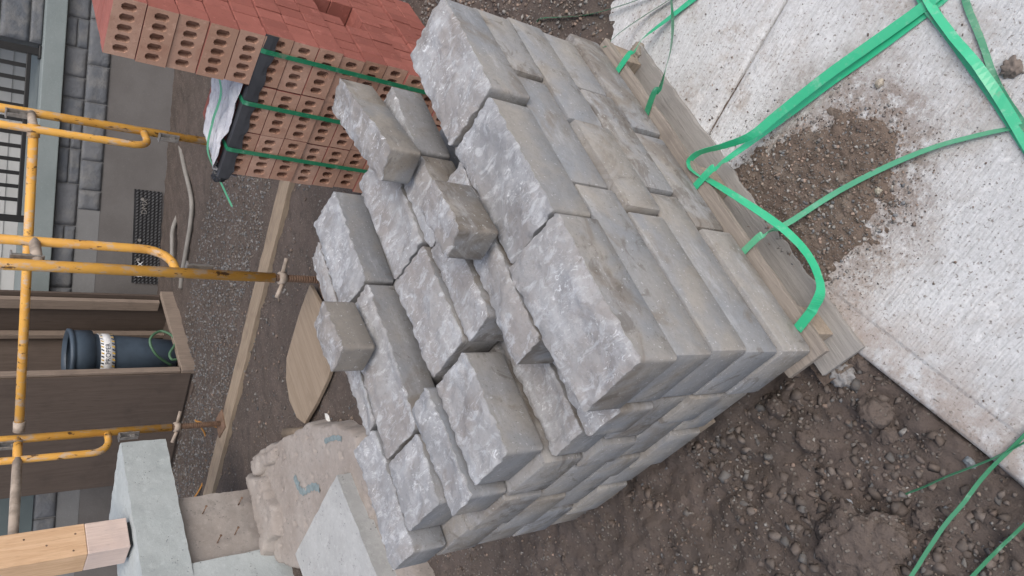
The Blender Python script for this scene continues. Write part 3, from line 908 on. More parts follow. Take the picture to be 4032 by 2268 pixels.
# --- loose blocks lying on top
def loose(near, right, rear, z, Ht, label):
    n = Vector(near); e = Vector(right)-n; w = Vector(rear)-n
    L = e.length; W = w.length; ang = math.atan2(e.y, e.x)
    BSEED[0] += 1
    me = block_mesh(L, W, Ht, BSEED[0], 'split', bulge=.004); me.materials[0] = STONE_BROWN; me.materials[1] = SPLIT_BROWN
    o = link("stone_block", me, None, (n.x, n.y, z)); o.rotation_euler = (0, 0, ang)
    tag(o, label, "stone block", "loose blocks lying on the stack")
loose((.774, .262), (1.118, .332), (.752, .356), .6195, .104, "long loose block lying aslant on top of the stack")
loose((.406, .142), (.566, .158), (.390, .228), .6235, .112, "loose brown cube-like block in the middle on top")
loose((.512, .723), (.690, .752), (.494, .818), .6165, .104, "small loose tan block on top at the stack's left edge")

# ================================================================= green straps
def ribbon(name, pts, width, mat, label, ang, group="green plastic straps", n=7, cat="strap"):
    """ang: tilt of the strap's width from flat (0) to on edge (90), one value per point"""
    P = smooth_path(pts, n)
    for i in range(2, len(P)-1):      # slight set and kinks in the strap
        P[i] = P[i]+Vector((random.gauss(0, .00012), random.gauss(0, .00012), abs(random.gauss(0, .00012))))
    A = []
    for i in range(len(ang)-1):
        for k in range(n): A.append(ang[i]+(ang[i+1]-ang[i])*k/n+random.gauss(0, .5))
    A.append(ang[-1])
    bm = bmesh.new(); rows = []
    for i, p in enumerate(P):
        t = (P[min(i+1, len(P)-1)]-P[max(i-1, 0)]).normalized()
        hd = Vector((0, 0, 1)).cross(t)
        hd = hd.normalized() if hd.length > 1e-4 else Vector((1, 0, 0))
        vz = t.cross(hd).normalized()
        w = hd*math.cos(R(A[i]))-vz*math.sin(R(A[i]))
        nn = t.cross(w).normalized()*.0004
        w = w*width/2
        rows.append([bm.verts.new(p-w-nn), bm.verts.new(p+w-nn), bm.verts.new(p+w+nn), bm.verts.new(p-w+nn)])
    for a, b in zip(rows, rows[1:]):
        for k in range(4):
            bm.faces.new((a[k], a[(k+1) % 4], b[(k+1) % 4], b[k]))
    bm.faces.new(rows[0]); bm.faces.new(rows[-1])
    return tag(finish(bm, name, mat), label, cat, group)
SP = {
'A':[(0.991,0.015,0.003),(0.995,-0.028,-0.003),(1.056,-0.096,-0.070),(1.062,-0.185,-0.115),(1.038,-0.280,-0.125),(1.008,-0.372,-0.125)],
'B':[(0.801,0.010,0.003),(0.832,-0.040,-0.010),(0.878,-0.101,-0.030),(0.932,-0.148,-0.050),(0.992,-0.190,-0.060),(1.050,-0.219,-0.070),(1.113,-0.247,-0.080)],
'C':[(1.097,-0.009,-0.000),(1.138,-0.051,-0.060),(1.147,-0.122,-0.110),(1.114,-0.202,-0.118),(1.082,-0.282,-0.120)],
'D':[(1.524,0.180,-0.090),(1.517,0.160,-0.090),(1.435,0.094,-0.095),(1.349,0.023,-0.100),(1.279,-0.052,-0.105),(1.209,-0.138,-0.112),(1.159,-0.201,-0.115)],
'E':[(0.522,0.011,0.003),(0.523,-0.032,-0.002),(0.542,-0.089,-0.050),(0.549,-0.185,-0.100),(0.540,-0.278,-0.115),(0.523,-0.389,-0.120),(0.502,-0.490,-0.122),(0.481,-0.618,-0.125),(0.474,-0.697,-0.125)],
'F':[(0.482,-0.705,-0.120),(0.492,-0.618,-0.115),(0.511,-0.506,-0.105),(0.529,-0.388,-0.090),(0.539,-0.255,-0.070),(0.540,-0.174,-0.050),(0.566,-0.108,-0.030),(0.590,-0.060,-0.010),(0.593,-0.031,0.000),(0.585,-0.017,0.000),(0.561,-0.016,0.000),(0.498,-0.037,-0.010),(0.417,-0.064,-0.020),(0.335,-0.088,-0.035),(0.263,-0.102,-0.050),(0.197,-0.103,-0.060),(0.142,-0.089,-0.065),(0.108,-0.074,-0.055),(0.081,-0.047,-0.030),(0.055,-0.003,0.003)],
'G':[(0.291,0.008,0.003),(0.292,-0.034,-0.002),(0.309,-0.070,-0.060),(0.309,-0.109,-0.090),(0.301,-0.204,-0.110),(0.283,-0.282,-0.112),(0.256,-0.371,-0.115),(0.225,-0.450,-0.120),(0.187,-0.517,-0.122),(0.155,-0.567,-0.125)],
'H':[(0.552,-0.638,-0.120),(0.491,-0.623,-0.120),(0.412,-0.613,-0.122),(0.321,-0.599,-0.125),(0.229,-0.585,-0.125),(0.139,-0.568,-0.125),(0.021,-0.545,-0.125)],
'I':[(0.526,-0.642,-0.110),(0.474,-0.628,-0.115),(0.383,-0.615,-0.110),(0.303,-0.608,-0.105),(0.208,-0.590,-0.115),(0.082,-0.560,-0.120)],
'J':[(0.454,-0.686,-0.125),(0.420,-0.670,-0.125),(0.363,-0.650,-0.125),(0.318,-0.633,-0.125),(0.266,-0.612,-0.125),(0.208,-0.597,-0.120),(0.107,-0.580,-0.120)],
'K':[(-0.322,-0.291,-0.120),(-0.350,-0.209,-0.120),(-0.378,-0.104,-0.125),(-0.409,-0.027,-0.120),(-0.432,0.035,-0.115),(-0.493,0.163,-0.110),(-0.525,0.224,-0.110)],
'L':[(-0.340,0.081,-0.140),(-0.346,0.024,-0.135),(-0.349,-0.028,-0.130),(-0.359,-0.125,-0.125),(-0.361,-0.201,-0.120),(-0.360,-0.237,-0.120)],
'M':[(-0.470,-0.160,-0.130),(-0.491,-0.091,-0.130),(-0.513,-0.017,-0.125),(-0.536,0.053,-0.12),(-0.555,0.117,-0.12)],
}
W_ = .0205
for kk in 'ABEG':          # bend over the deck edge instead of through it
    q = SP[kk]; q[1] = (q[1][0], -.056, .004); q.insert(2, (q[1][0], -.066, -.006))
SP['F'][-2:] = [(.072, -.062, .001), (.066, -.05, .0045), (.055, -.003, .004)]
ribbon("strap", SP['A'], W_, STRAP, "bright green strap leaving the pallet's far front end", [0, 0, 0, 30, 20, 5, 0])
ribbon("strap", SP['B'], W_, STRAP_D, "dark green strap twisting up from the far half of the pallet", [0, 0, 10, 40, 60, 75, 70, 60])
ribbon("strap", SP['C'], W_*.8, STRAP_D, "dark strap on the slab's far corner beside the bright one", [0, 40, 60, 60, 60])
ribbon("strap", SP['D'], W_*.7, STRAP_D, "thin dark strap end lying on the gravel at the far corner", [60, 60, 70, 70, 70, 70, 70])
ribbon("strap", SP['E'], W_, STRAP, "long bright strap lying flat from the pallet's middle across the slab", [0, 0, 0, 15, 10, 5, 0, 0, 0, 0])
ribbon("strap", SP['F'], W_*1.15, STRAP, "strap folded back in a big standing loop before the pallet", [10, 15, 25, 35, 45, 55, 70, 80, 85, 85, 80, 65, 55, 50, 55, 65, 70, 60, 20, 0, 0])
ribbon("strap", SP['G'], W_*.85, STRAP_P, "pale green strap crossing the spilled soil", [0, 0, 0, 10, 15, 20, 25, 30, 40, 45, 50])
ribbon("strap", SP['H'], W_, STRAP, "strap lying on the slab at the right end, outer of the pair", [10, 10, 5, 0, 0, 0, 0])
ribbon("strap", SP['I'], W_, STRAP, "strap looped over its twin at the slab's right end", [50, 40, 35, 30, 10, 10])
ribbon("strap", SP['J'], W_*.7, STRAP_D, "dull thin strap lying farthest right on the slab", [10, 20, 30, 40, 30, 10, 10])
ribbon("strap", SP['K'], W_*.5, STRAP_M, "long dusty thin strap over the soil in the bottom right corner", [60, 55, 50, 45, 45, 50, 50])
ribbon("strap", SP['L'], W_*.35, STRAP_M, "short dusty strap end pointing at the soil mound", [60, 60, 60, 60, 60, 60])
ribbon("strap", SP['M'], W_*.5, STRAP_M, "strap cutting off the extreme bottom right corner", [60, 60, 55, 50, 50])

# ================================================================= brick pile
BP0 = Vector((1.68, .61, -.13)); BRZ = R(6)
b1 = Vector((math.cos(BRZ), math.sin(BRZ), 0)); b2 = Vector((-math.sin(BRZ), math.cos(BRZ), 0))
def brick_mesh():
    """bed face with five slots at x=0 looking to -x; size depth x length x height"""
    D_, L_, H_ = .0595, .1905, .0875
    bm = bmesh.new()
    g = .0005
    n = 5; pitch = .0345; y0 = (L_-pitch*n)/2
    hw, hh, ch = .0122, .0210, .0075
    zc = H_/2
    def V(x, y, z): return bm.verts.new((x, y, z))
    cols = [V(0, y0+pitch*i, 0) for i in range(n+1)], [V(0, y0+pitch*i, H_) for i in range(n+1)]
    lb, lt = V(0, 0, 0), V(0, 0, H_); rb, rt = V(0, L_, 0), V(0, L_, H_)
    bm.faces.new((lb, cols[0][0], cols[1][0], lt)); bm.faces.new((cols[0][n], rb, rt, cols[1][n]))
    for i in range(n):
        yc = y0+pitch*(i+.5)
        o = [(yc-hw+ch, zc-hh), (yc+hw-ch, zc-hh), (yc+hw, zc-hh+ch), (yc+hw, zc+hh-ch), (yc+hw-ch, zc+hh), (yc-hw+ch, zc+hh), (yc-hw, zc+hh-ch), (yc-hw, zc-hh+ch)]
        a = [V(0, y, z) for y, z in o]; b = [V(.028, y, z) for y, z in o]
        p00, p10, p11, p01 = cols[0][i], cols[0][i+1], cols[1][i+1], cols[1][i]
        bm.faces.new((p00, p10, a[1], a[0])); bm.faces.new((p10, a[2], a[1])); bm.faces.new((p10, p11, a[3], a[2])); bm.faces.new((p11, a[4], a[3]))
        bm.faces.new((p11, p01, a[5], a[4])); bm.faces.new((p01, a[6], a[5])); bm.faces.new((p01, p00, a[7], a[6])); bm.faces.new((p00, a[0], a[7]))
        for k in range(8): bm.faces.new((a[k], a[(k+1) % 8], b[(k+1) % 8], b[k]))
        bm.faces.new(b)
    nb = len(bm.faces)
    B = [V(D_, 0, 0), V(D_, L_, 0), V(D_, L_, H_), V(D_, 0, H_)]
    side = [(lb, lt, B[3], B[0]), (rb, B[1], B[2], rt)]
    fs = [bm.faces.new(f) for f in side]
    fs.append(bm.faces.new([lb]+cols[0]+[rb, B[1], B[0]])); fs.append(bm.faces.new([lt]+cols[1]+[rt, B[2], B[3]]))
    back = bm.faces.new(B)
    for f in fs: f.material_index = 1
    bmesh.ops.recalc_face_normals(bm, faces=bm.faces)
    me = bpy.data.meshes.new("brick"); bm.to_mesh(me); bm.free()
    for mm in BRICK: me.materials.append(mm)
    return me
BM_ = brick_mesh()
def solid_brick():
    bm = bmesh.new(); add_box(bm, (.02975, .09525, .04375), (.0595, .1905, .0875))
    bmesh.ops.bevel(bm, geom=list(bm.edges), offset=.0015, segments=1, affect='EDGES')
    me = bpy.data.meshes.new("brick_plain"); bm.to_mesh(me); bm.free()
    me.materials.append(BR_RED); return me
BS_ = solid_brick()
NR = ["bottom", "second", "third", "fourth", "fifth", "sixth", "seventh", "eighth", "ninth", "tenth", "eleventh", "twelfth", "thirteenth", "topmost"]
NO = ["first", "second", "third", "fourth", "fifth", "sixth", "seventh", "eighth", "ninth", "tenth", "eleventh", "twelfth"]
rowj = [(random.uniform(-.006, .006), random.uniform(-.006, .006)) for _ in range(14)]
for i in (9, 10, 11, 12, 13): rowj[i] = (rowj[i][0]-.006, rowj[i][1]+.004)
def put_brick(i, j, k):
    e1 = k*.0622+rowj[i][0]+random.uniform(-.0025, .0025); e2 = j*.1945+rowj[i][1]+random.uniform(-.0025, .0025)
    p = BP0+b1*e1+b2*e2; p.z = -.105+.0905*i
    o = link("brick", BM_ if k == 0 else BS_, None, p)
    o.rotation_euler = (0, 0, BRZ+random.uniform(-.01, .01))
    if k == 0:
        lb = "slotted brick face, %s row from the ground, %s column from the red corner" % (NR[i], NO[j])
        if i == 13: lb = "slotted brick at the very top of the brick pile"
    elif j == 0:
        lb = "red brick edge, %s row from the ground, %s back from the slotted corner" % (NR[i], NO[min(k, 11)])
    else:
        lb = "inner red brick, %s row up, %s column, %s back from the slotted face" % (NR[i], NO[j], NO[k])
    tag(o, lb, "brick", "bricks of the strapped red brick pile")
for i in range(14):
    for j in range(3):
        for k in range(11):
            if i >= 9 and j > 0: continue
            vis = (k == 0) or (j == 0) or (i == 8 and k <= 5) or (i in (4, 5) and j == 1 and 3 <= k <= 8)
            if not vis: continue
            if i == 4 and j == 0 and 4 <= k <= 6: continue
            if i == 5 and j == 0 and k in (5, 6): continue
            if i in (6, 7) and j == 0 and k > 9: continue
            put_brick(i, j, k)
# straps around the pile
def pile(e1, e2, z): return BP0+b1*e1+b2*e2-Vector((0, 0, BP0.z))+Vector((0, 0, z))
ztop = -.105+.0905*9
for e2, lb in ((.055, "dark green strap down the slotted bricks, nearest the red corner"), (.262, "dark green strap down the middle of the slotted bricks"), (.465, "dark green strap down the slotted bricks, outermost column")):
    pts = [pile(-.012, e2, z) for z in np.linspace(-.10, ztop-.01, 8)]+[pile(-.008, e2, ztop+.006)]
    if e2 > .2: pts += [pile(.03, e2, ztop+.010), pile(.2, e2, ztop+.012)]
    bm = bmesh.new(); w = b2*.0085; rows = []
    for i, q in enumerate(pts):
        nn = (b1*-.001) if i < 9 else Vector((0, 0, .001))
        rows.append([bm.verts.new(q-w), bm.verts.new(q+w), bm.verts.new(q+w+nn), bm.verts.new(q-w+nn)])
    for a, b in zip(rows, rows[1:]):
        for k in range(4): bm.faces.new((a[k], a[(k+1) % 4], b[(k+1) % 4], b[k]))
    bm.faces.new(rows[0]); bm.faces.new(rows[-1])
    tag(finish(bm, "strap", STRAP_D), lb, "strap", "straps around the brick pile")
# dark corner protector along the pile's upper edge
bm = bmesh.new(); rows = []
for i in range(31):
    e2 = -.005+.605*i/30; wv = .004*math.sin(i*1.3)+random.uniform(-.002, .002)
    prof = [(-.009+wv*.3, ztop-.040+wv), (-.009, ztop-.02), (-.007, ztop+.004), (.010, ztop+.006), (.03, ztop+.005)]
    if e2 < .2: prof = [(a-.001, b) if a < 0 else (-.009, ztop+.006) for a, b in prof]
    rows.append([bm.verts.new(pile(a, e2, z)) for a, z in prof])
for a, b in zip(rows, rows[1:]):
    for k in range(4):
        if (a[k].co-a[k+1].co).length > 1e-5 or (b[k].co-b[k+1].co).length > 1e-5:
            bm.faces.new((a[k], a[k+1], b[k+1], b[k]))
bmesh.ops.remove_doubles(bm, verts=bm.verts, dist=1e-5)
o = finish(bm, "edge_protector", DARKSTRIP)
sl = o.modifiers.new("solid", 'SOLIDIFY'); sl.thickness = .002
tag(o, "dark plastic corner strip along the brick pile's ledge", "edge strip")
# crumpled film on the ledge
e1s = np.linspace(.012, .30, 40); e2s = np.linspace(.205, .60, 50)
A_, B_ = np.meshgrid(e1s, e2s)
Zf = ztop+.012+.020*np.abs(fbm(A_*11+B_*4, B_*5, 2))+.008*np.abs(fbm(A_*30+B_*9, B_*9, 2))
A2 = A_*(1-.25*sstep(.4, .6, B_))
PX = BP0.x+b1.x*A2+b2.x*B_; PY = BP0.y+b1.y*A2+b2.y*B_
edge = np.clip((B_-.575)/.025, 0, 1); Zf = Zf-.09*edge
o = link("plastic_film", grid_mesh("plastic_film", PX, PY, Zf, FILM))
sl = o.modifiers.new("solid", 'SOLIDIFY'); sl.thickness = .0008
tag(o, "crumpled shiny white plastic film on the brick pile's ledge", "plastic film")
# black rag end of the wrap hanging at the outer end
rock("black_wrap", pile(.03, .605, ztop-.012), .034, BLACKPL, "black plastic scrap hanging off the end of the brick ledge", .9, None, 77, .4)["category"] = "plastic scrap"
ribbon("strap", [pile(.06, .10, ztop+.16), pile(.05, .26, ztop+.07), pile(.085, .42, ztop+.05), pile(.10, .56, ztop+.03), pile(.085, .66, ztop-.03), pile(.03, .76, ztop-.10)], .010, STRAP_P, "thin loose green strap end springing off the brick ledge", [30]*6, group="straps around the brick pile")

# ================================================================= building behind
bld = empty("building", (5.168, 3.366, SLAB_Z), R(135))
tag(bld, "dark grey stone-faced building wall with sill and black railing behind the scaffold", "building")
Zb = -SLAB_Z-.062      # storey heights are measured from here
box("foundation", (-3.0, -.40, -.3), (6.5, 0.0, Zb+.44), CONC_WALL, bld)
box("mortar_bed", (-3.0, -.12, Zb+.4405), (6.5, .002, Zb+.7695), MORTAR, bld)
def stone_tile(s0, s1, z0, z1, y0=.002, th=.016):
    n, q = 9, 7
    bm = bmesh.new(); rows = []
    ox = random.uniform(0, 40)
    for j in range(q+1):
        row = []
        for i in range(n+1):
            u = i/n; v = j/q; d = min(u, 1-u, v, 1-v)
            x = s0+(s1-s0)*u; z = z0+(z1-z0)*v
            y = y0+th*(.35+.65*min(1, d/.06))+.006*float(fbm(x*9+ox, z*9, 3))*(1 if d > 0 else .3)
            row.append(bm.verts.new((x, y, z)))
        rows.append(row)
    for j in range(q):
        for i in range(n):
            f = bm.faces.new((rows[j][i], rows[j][i+1], rows[j+1][i+1], rows[j+1][i])); f.smooth = True
    loop = rows[0]+[r[-1] for r in rows[1:]]+rows[-1][-2::-1]+[r[0] for r in rows[-2:0:-1]]
    back = [bm.verts.new((v.co.x, y0-.002, v.co.z)) for v in loop]
    k = len(loop)
    for i in range(k): bm.faces.new((loop[i], loop[(i+1) % k], back[(i+1) % k], back[i]))
    finish(bm, "stone", VENEER, bld)
s = -2.6
while s < 1.22:
    L = random.choice([.17, .24, .30, .36]); e = min(s+L, 1.24)
    stone_tile(s, e-.007, Zb+.443, Zb+.600); s = e
s = -2.6
while s < 5.2:
    L = random.choice([.17, .23, .28, .34]); e = s+L
    if random.random() < .25:
        stone_tile(s, e-.007, Zb+.607, Zb+.680); stone_tile(s, e-.007, Zb+.687, Zb+.766)
    else: stone_tile(s, e-.007, Zb+.607, Zb+.766)
    s = e
box("sill", (-3.0, -.9, Zb+.770), (2.6, .075, Zb+.912), SILL, bld, bevel=.006)
# stone pier right of the railing, above the sill
box("pier_core", (-3.0, -.30, Zb+.9125), (-.015, -.02, Zb+3.0), MORTAR, bld)
z = Zb+.915; kk = 0
while z < Zb+2.2:
    h = [.085, .19, .12][kk % 3]; s = -.012; 
    while s > -1.6:
        L = random.choice([.18, .26, .33]) if kk % 3 else .5
        stone_tile(s-L+.007, s, z, z+h-.007, -.02); s -= L
    z += h; kk += 1
# siding wall set back behind the railing
for i in range(14):
    zz = Zb+.913+i*.105
    bm = bmesh.new()
    add_box(bm, (1.3, -.92, zz+.05), (2.8, .03, .103), Euler((R(4), 0, 0)))
    finish(bm, "siding_board", SIDING, bld)
# railing
rail = empty("railing", (5.168, 3.366, SLAB_Z), R(135))
tag(rail, "black metal porch railing above the grey sill", "railing")
box("bottom_rail", (.06, -.065, Zb+.975), (1.36, -.035, Zb+1.005), BLACK, rail, bevel=.003)
box("top_rail", (.06, -.065, Zb+1.83), (1.36, -.035, Zb+1.87), BLACK, rail, bevel=.003)
for s in (.02, 1.33):
    po_ = box("post", (s, -.085, Zb+.9125), (s+.055, -.03, Zb+1.95), BLACK, rail, bevel=.003)
    box("post_foot", (s-.02, -.105, Zb+.9125), (s+.075, -.012, Zb+.93), BLACK, po_, bevel=.003)
for i in range(11):
    s = .155+i*.104
    box("bar", (s, -.064, Zb+1.0055), (s+.03, -.038, Zb+1.8295), BLACK, rail)
# far left panels of the building behind the timber enclosure
box("grey_panel", (3.55, -.02, Zb+.775), (4.15, .02, Zb+2.2), TEALPANEL, bld)
box("dark_doorway", (3.05, -.03, Zb+.30), (3.545, .015, Zb+2.2), DARKDOOR, bld)
box("lower_panel", (2.62, -.03, Zb+.775), (3.045, .02, Zb+2.2), TEALPANEL, bld)

# ---- drainage membrane with its print
mem = empty("drainage_membrane", (5.168, 3.366, SLAB_Z), R(135))
tag(mem, "black dimpled membrane strip at the foot of the building wall", "membrane")
bm = bmesh.new()
NX, NZ = 60, 14; rows = []
for j in range(NZ+1):
    row = []
    for i in range(NX+1):
        x = 1.02+.80*i/NX; zz = Zb-.02+.215*j/NZ - .03*(i/NX)
        y = .012+.006*((i % 2) == 0 and (j % 2) == 0)+.003*float(fbm(x*4, zz*4, 2))
        if j == NZ: y = .012
        row.append(bm.verts.new((x, y, zz)))
    rows.append(row)
for j in range(NZ):
    for i in range(NX): bm.faces.new((rows[j][i], rows[j][i+1], rows[j+1][i+1], rows[j+1][i]))
mem_sheet = o = finish(bm, "sheet", BLACKPL, mem); sl = o.modifiers.new("solid", 'SOLIDIFY'); sl.thickness = .003; sl.offset = -1
def text_mesh(txt, size, mat, parent, name, M_, ex=.0006):
    cu = bpy.data.curves.new(name, 'FONT'); cu.body = txt; cu.size = size; cu.extrude = ex; cu.align_x = 'CENTER'; cu.align_y = 'CENTER'
    t = bpy.data.objects.new("tmp_text", cu); COL.objects.link(t)
    dg = bpy.context.evaluated_depsgraph_get()
    me = bpy.data.meshes.new_from_object(t.evaluated_get(dg))
    bpy.data.objects.remove(t); bpy.data.curves.remove(cu)
    me.name = name; me.materials.clear(); me.materials.append(mat)
    me.transform(M_)
    return link(name, me, parent)
for sx, wm in ((1.70, WHITE), (1.16, STEEL)):
    Mt = Matrix.Translation((sx, .030, Zb+.11)) @ Matrix.Rotation(math.pi, 4, 'Z') @ Matrix.Rotation(math.pi/2, 4, 'X')
    text_mesh("DMX", .060, wm, mem_sheet, "lettering", Mt)
for sx in (1.45, 1.62, 1.10):
    bm = bmesh.new(); add_tube(bm, [(sx, .015, Zb+.13), (sx, .028, Zb+.13)], .014, 12); finish(bm, "fixing", STEEL, mem_sheet)

# ================================================================= timber enclosure and bin
wb = empty("timber_enclosure", (2.64, 4.16, SLAB_Z), R(12))
tag(wb, "open-fronted box of brown plywood and boards holding a bin", "enclosure")
# local x = along the opening, local y = into the box
ang = R(103)   # the near side sheet runs slightly splayed
sd_ = Vector((math.cos(R(112-12)), math.sin(R(112-12)), 0))
def sheet(name, p0, d, L, z0, z1, th, mat, par, off=0.0):
    nrm = Vector((d.y, -d.x, 0)); bm = bmesh.new()
    a = Vector(p0)+nrm*off; b = a+d*L
    pts = [a, b, b+nrm*th, a+nrm*th]
    prism(bm, [(q.x, q.y) for q in pts], z0, z1)
    return finish(bm, name, mat, par, bevel=.002)
sheet("side_panel", (0, 0, 0), sd_, 1.03, .05, 2.0, -.018, PLY, wb)
box("panel_edge", (-.004, -.022, .125), (.040, -.0005, 2.0), PLY_EDGE, wb, bevel=.003)
sheet("skirt_board", (0, -.02, 0), sd_, .95, -.05, .14, .020, PLY, wb, .004)
sheet("skirt_board", (0, -.03, 0), sd_, .90, -.05, .085, .022, PLY, wb, .026)
sheet("skirt_board", (0, -.04, 0), sd_, .85, -.05, .04, .024, PLY, wb, .050)
sheet("side_panel", (.875, .0, 0), Vector((0, 1, 0)), .42, -.02, 2.0, .02, PLY, wb)
box("stud", (.815, .02, .125), (.853, .11, 2.0), PLY_EDGE, wb, bevel=.003)
box("stud", (.80, .36, .02), (.853, .40, 2.0), PLY_EDGE, wb, bevel=.003)
sheet("back_panel", (.90, .425, 0), Vector((-.86, .51, 0)).normalized(), 1.20, 0, 2.0, .02, PLY, wb)
box("front_board", (-.01, -.035, -.06), (.90, .01, .118), PLY_EDGE, wb, bevel=.004)
box("front_board", (.012, .015, .0), (.85, .055, .09), PLY_EDGE, wb, bevel=.004)
box("floor_board", (-.08, .06, -.02), (.85, .40, .03), PLY, wb)
box("floor_board", (-.12, .41, -.02), (.50, .62, .032), PLY, wb)
# the bin
bn = empty("garbage_bin", (3.02, 4.50, SLAB_Z+.04), R(12))
tag(bn, "dark blue-grey plastic bin with striped white label inside the timber box", "bin")
bm = bmesh.new(); lathe(bm, [(.0, 0), (.115, 0), (.125, .01), (.15, .30), (.172, .55), (.178, .60)], 40); finish(bm, "body", BIN, bn)
bm = bmesh.new(); lathe(bm, [(.178, .585), (.20, .59), (.202, .70), (.20, .715), (.212, .72), (.214, .745), (.195, .75), (.18, .72)], 40); finish(bm, "rim", BIN, bn)
for sg in (-1, 1):
    box("handle", (sg*.205-.02, -.05, .62), (sg*.205+.02, .05, .70), BIN, bn, bevel=.008)
bm = bmesh.new(); lathe(bm, [(.1685, .455), (.1735, .455), (.1765, .548), (.1715, .548)], 40); band_ = finish(bm, "label_band", WHITE, bn)
def on_bin(a, z, r0=.0005):
    r = .1735+(z-.455)/.093*.003+r0
    return Vector((r*math.cos(a), r*math.sin(a), z))
for i in range(44):
    a0 = -math.pi+i*.1428
    for (zl, zh) in ((.456, .474), (.529, .547)):
        bm = bmesh.new()
        q = [on_bin(a0, zl), on_bin(a0+.06, zl), on_bin(a0+.105, zh), on_bin(a0+.045, zh)]
        bm.faces.new([bm.verts.new(v) for v in q])
        f2 = [bm.verts.new(v*1.004-Vector((0, 0, v.z*.004))) for v in q]; bm.faces.new(f2)
        if -2.9 < a0 < -.2: finish(bm, "stripe", INK if i % 2 else HAZ, band_)
        else: bm.free()
Mt = Matrix.Translation((0, 0, .501)) @ Matrix.Rotation(math.pi/2, 4, 'X')
tx = text_mesh("PROPER", .046, INK, band_, "lettering", Mt)
for v in tx.data.vertices:
    a = -2.36+(v.co.x+.02)/.176
    rr = .1770+(.0004 if v.co.y < 0 else 0); v.co = Vector((rr*math.cos(a), rr*math.sin(a), v.co.z))
hs = [(2.86, 4.40, -.03), (2.90, 4.30, .10), (3.0, 4.25, .14), (3.08, 4.25, .06), (3.02, 4.22, -.01), (2.93, 4.20, -.02), (2.84, 4.205, .03), (2.79, 4.21, .02), (2.80, 4.22, -.03)]
tag(tube("hose", smooth_path(hs, 6), .010, GREENHOSE), "green hose looped at the foot of the bin", "hose")

# ================================================================= scaffold
def uz(P, z): return (P[0], P[1], z)
def arc_bar(P, Q, z0, z1, rad, n=7):
    """inner bar: straight down beside the post, then curving into it. P post, Q inner bar plan positions"""
    pts = [Vector((Q[0], Q[1], z1)), Vector((Q[0], Q[1], z0+rad))]
    d = Vector((P[0]-Q[0], P[1]-Q[1], 0)); L = d.length; d.normalize()
    for i in range(1, n+1):
        a = math.pi/2*i/n
        pts.append(Vector((Q[0], Q[1], z0+rad))+d*(rad*(1-math.cos(a)))-Vector((0, 0, rad*math.sin(a))))
    pts.append(Vector((P[0], P[1], z0)))
    return pts
TR = .0240
def lock(up, P, z, d):
    """small pressed steel brace lock on the post"""
    bm = bmesh.new(); c = Vector((P[0], P[1], z))+d*(TR+.014)
    rot = Euler((0, 0, math.atan2(d.y, d.x)))
    add_box(bm, c, (.006, .05, .12), rot); add_box(bm, c+d*.016+Vector((0, 0, .055)), (.03, .05, .008), rot)
    add_box(bm, c+d*.012+Vector((0, 0, -.02)), (.022, .018, .03), rot); add_box(bm, c+d*.028, (.005, .022, .10), rot)
    finish(bm, "brace_lock", STEEL, up, bevel=.002)
def jack(fr, P, zt, zn, zb):
    sc = tube("jack_screw", [uz(P, zb), uz(P, zt+.02)], .017, RUST, fr, 12)
    bm = bmesh.new()
    zz = zb+.01
    while zz < zt: add_tube(bm, [uz(P, zz), uz(P, zz+.006)], .0195, 10); zz += .013
    finish(bm, "thread", RUST, sc)
    bm = bmesh.new(); add_tube(bm, [uz(P, zn), uz(P, zn+.035)], .032, 8)
    dx = Vector((.75, -.66, 0))
    add_tube(bm, [Vector(uz(P, zn+.02))-dx*.10+Vector((0, 0, .02)), Vector(uz(P, zn+.015))-dx*.03], .011, 8)
    add_tube(bm, [Vector(uz(P, zn+.02))+dx*.10-Vector((0, 0, .02)), Vector(uz(P, zn+.015))+dx*.03], .011, 8)
    finish(bm, "jack_nut", CHALK, sc)
    box("base_plate", (P[0]-.07, P[1]-.07, zb-.006), (P[0]+.07, P[1]+.07, zb+.004), RUST, sc, bevel=.002)
P1, P2, P3 = (3.25, 2.43), (1.81, 2.01), (1.97, 3.76)
Q1, Q2, Q3 = (3.05, 2.37), (1.985, 2.06), (1.815, 3.715)
fA = empty("scaffolding", (0, 0, 0)); tag(fA, "yellow scaffold frame with two uprights, nearest the brick pile", "scaffold")
u1 = tube("upright", [uz(P1, -.02), uz(P1, 2.2)], TR, YEL, fA, 20)
u2_ = tube("upright", [uz(P2, .182), uz(P2, 2.2)], TR, YEL, fA, 20)
tube("inner_bar", arc_bar(P1, Q1, .535, 2.1, .09), TR*.85, YEL, fA, 16)
tube("inner_bar", arc_bar(P2, Q2, .640, 2.1, .12), TR*.85, YEL, fA, 16)
tube("rung", [uz(P1, 1.10), uz(Q1, 1.10)], TR*.9, CHALK, fA, 14)
tube("rung", [uz(P2, 1.175), uz(Q2, 1.175)], TR*.9, CHALK, fA, 14)
d12 = Vector((-.3, -.95, 0)).normalized()
dr_ = Vector((.88, .25, 0)).normalized()
lock(u1, P1, .40, -dr_); lock(u2_, P2, .53, dr_); lock(u2_, P2, 1.21, dr_); lock(u1, P1, 1.16, -dr_)
jack(fA, P2, .18, .125, -.09)
fB = empty("scaffolding", (0, 0, 0)); tag(fB, "yellow scaffold frame standing on the plank by the plywood enclosure", "scaffold")
u3 = tube("upright", [uz(P3, .235), uz(P3, 2.2)], TR, YEL, fB, 20)
tube("inner_bar", arc_bar(P3, Q3, .605, 2.1, .10), TR*.85, YEL, fB, 16)
tube("rung", [uz(P3, 1.06), uz(Q3, 1.07)], TR, YEL, fB, 14)
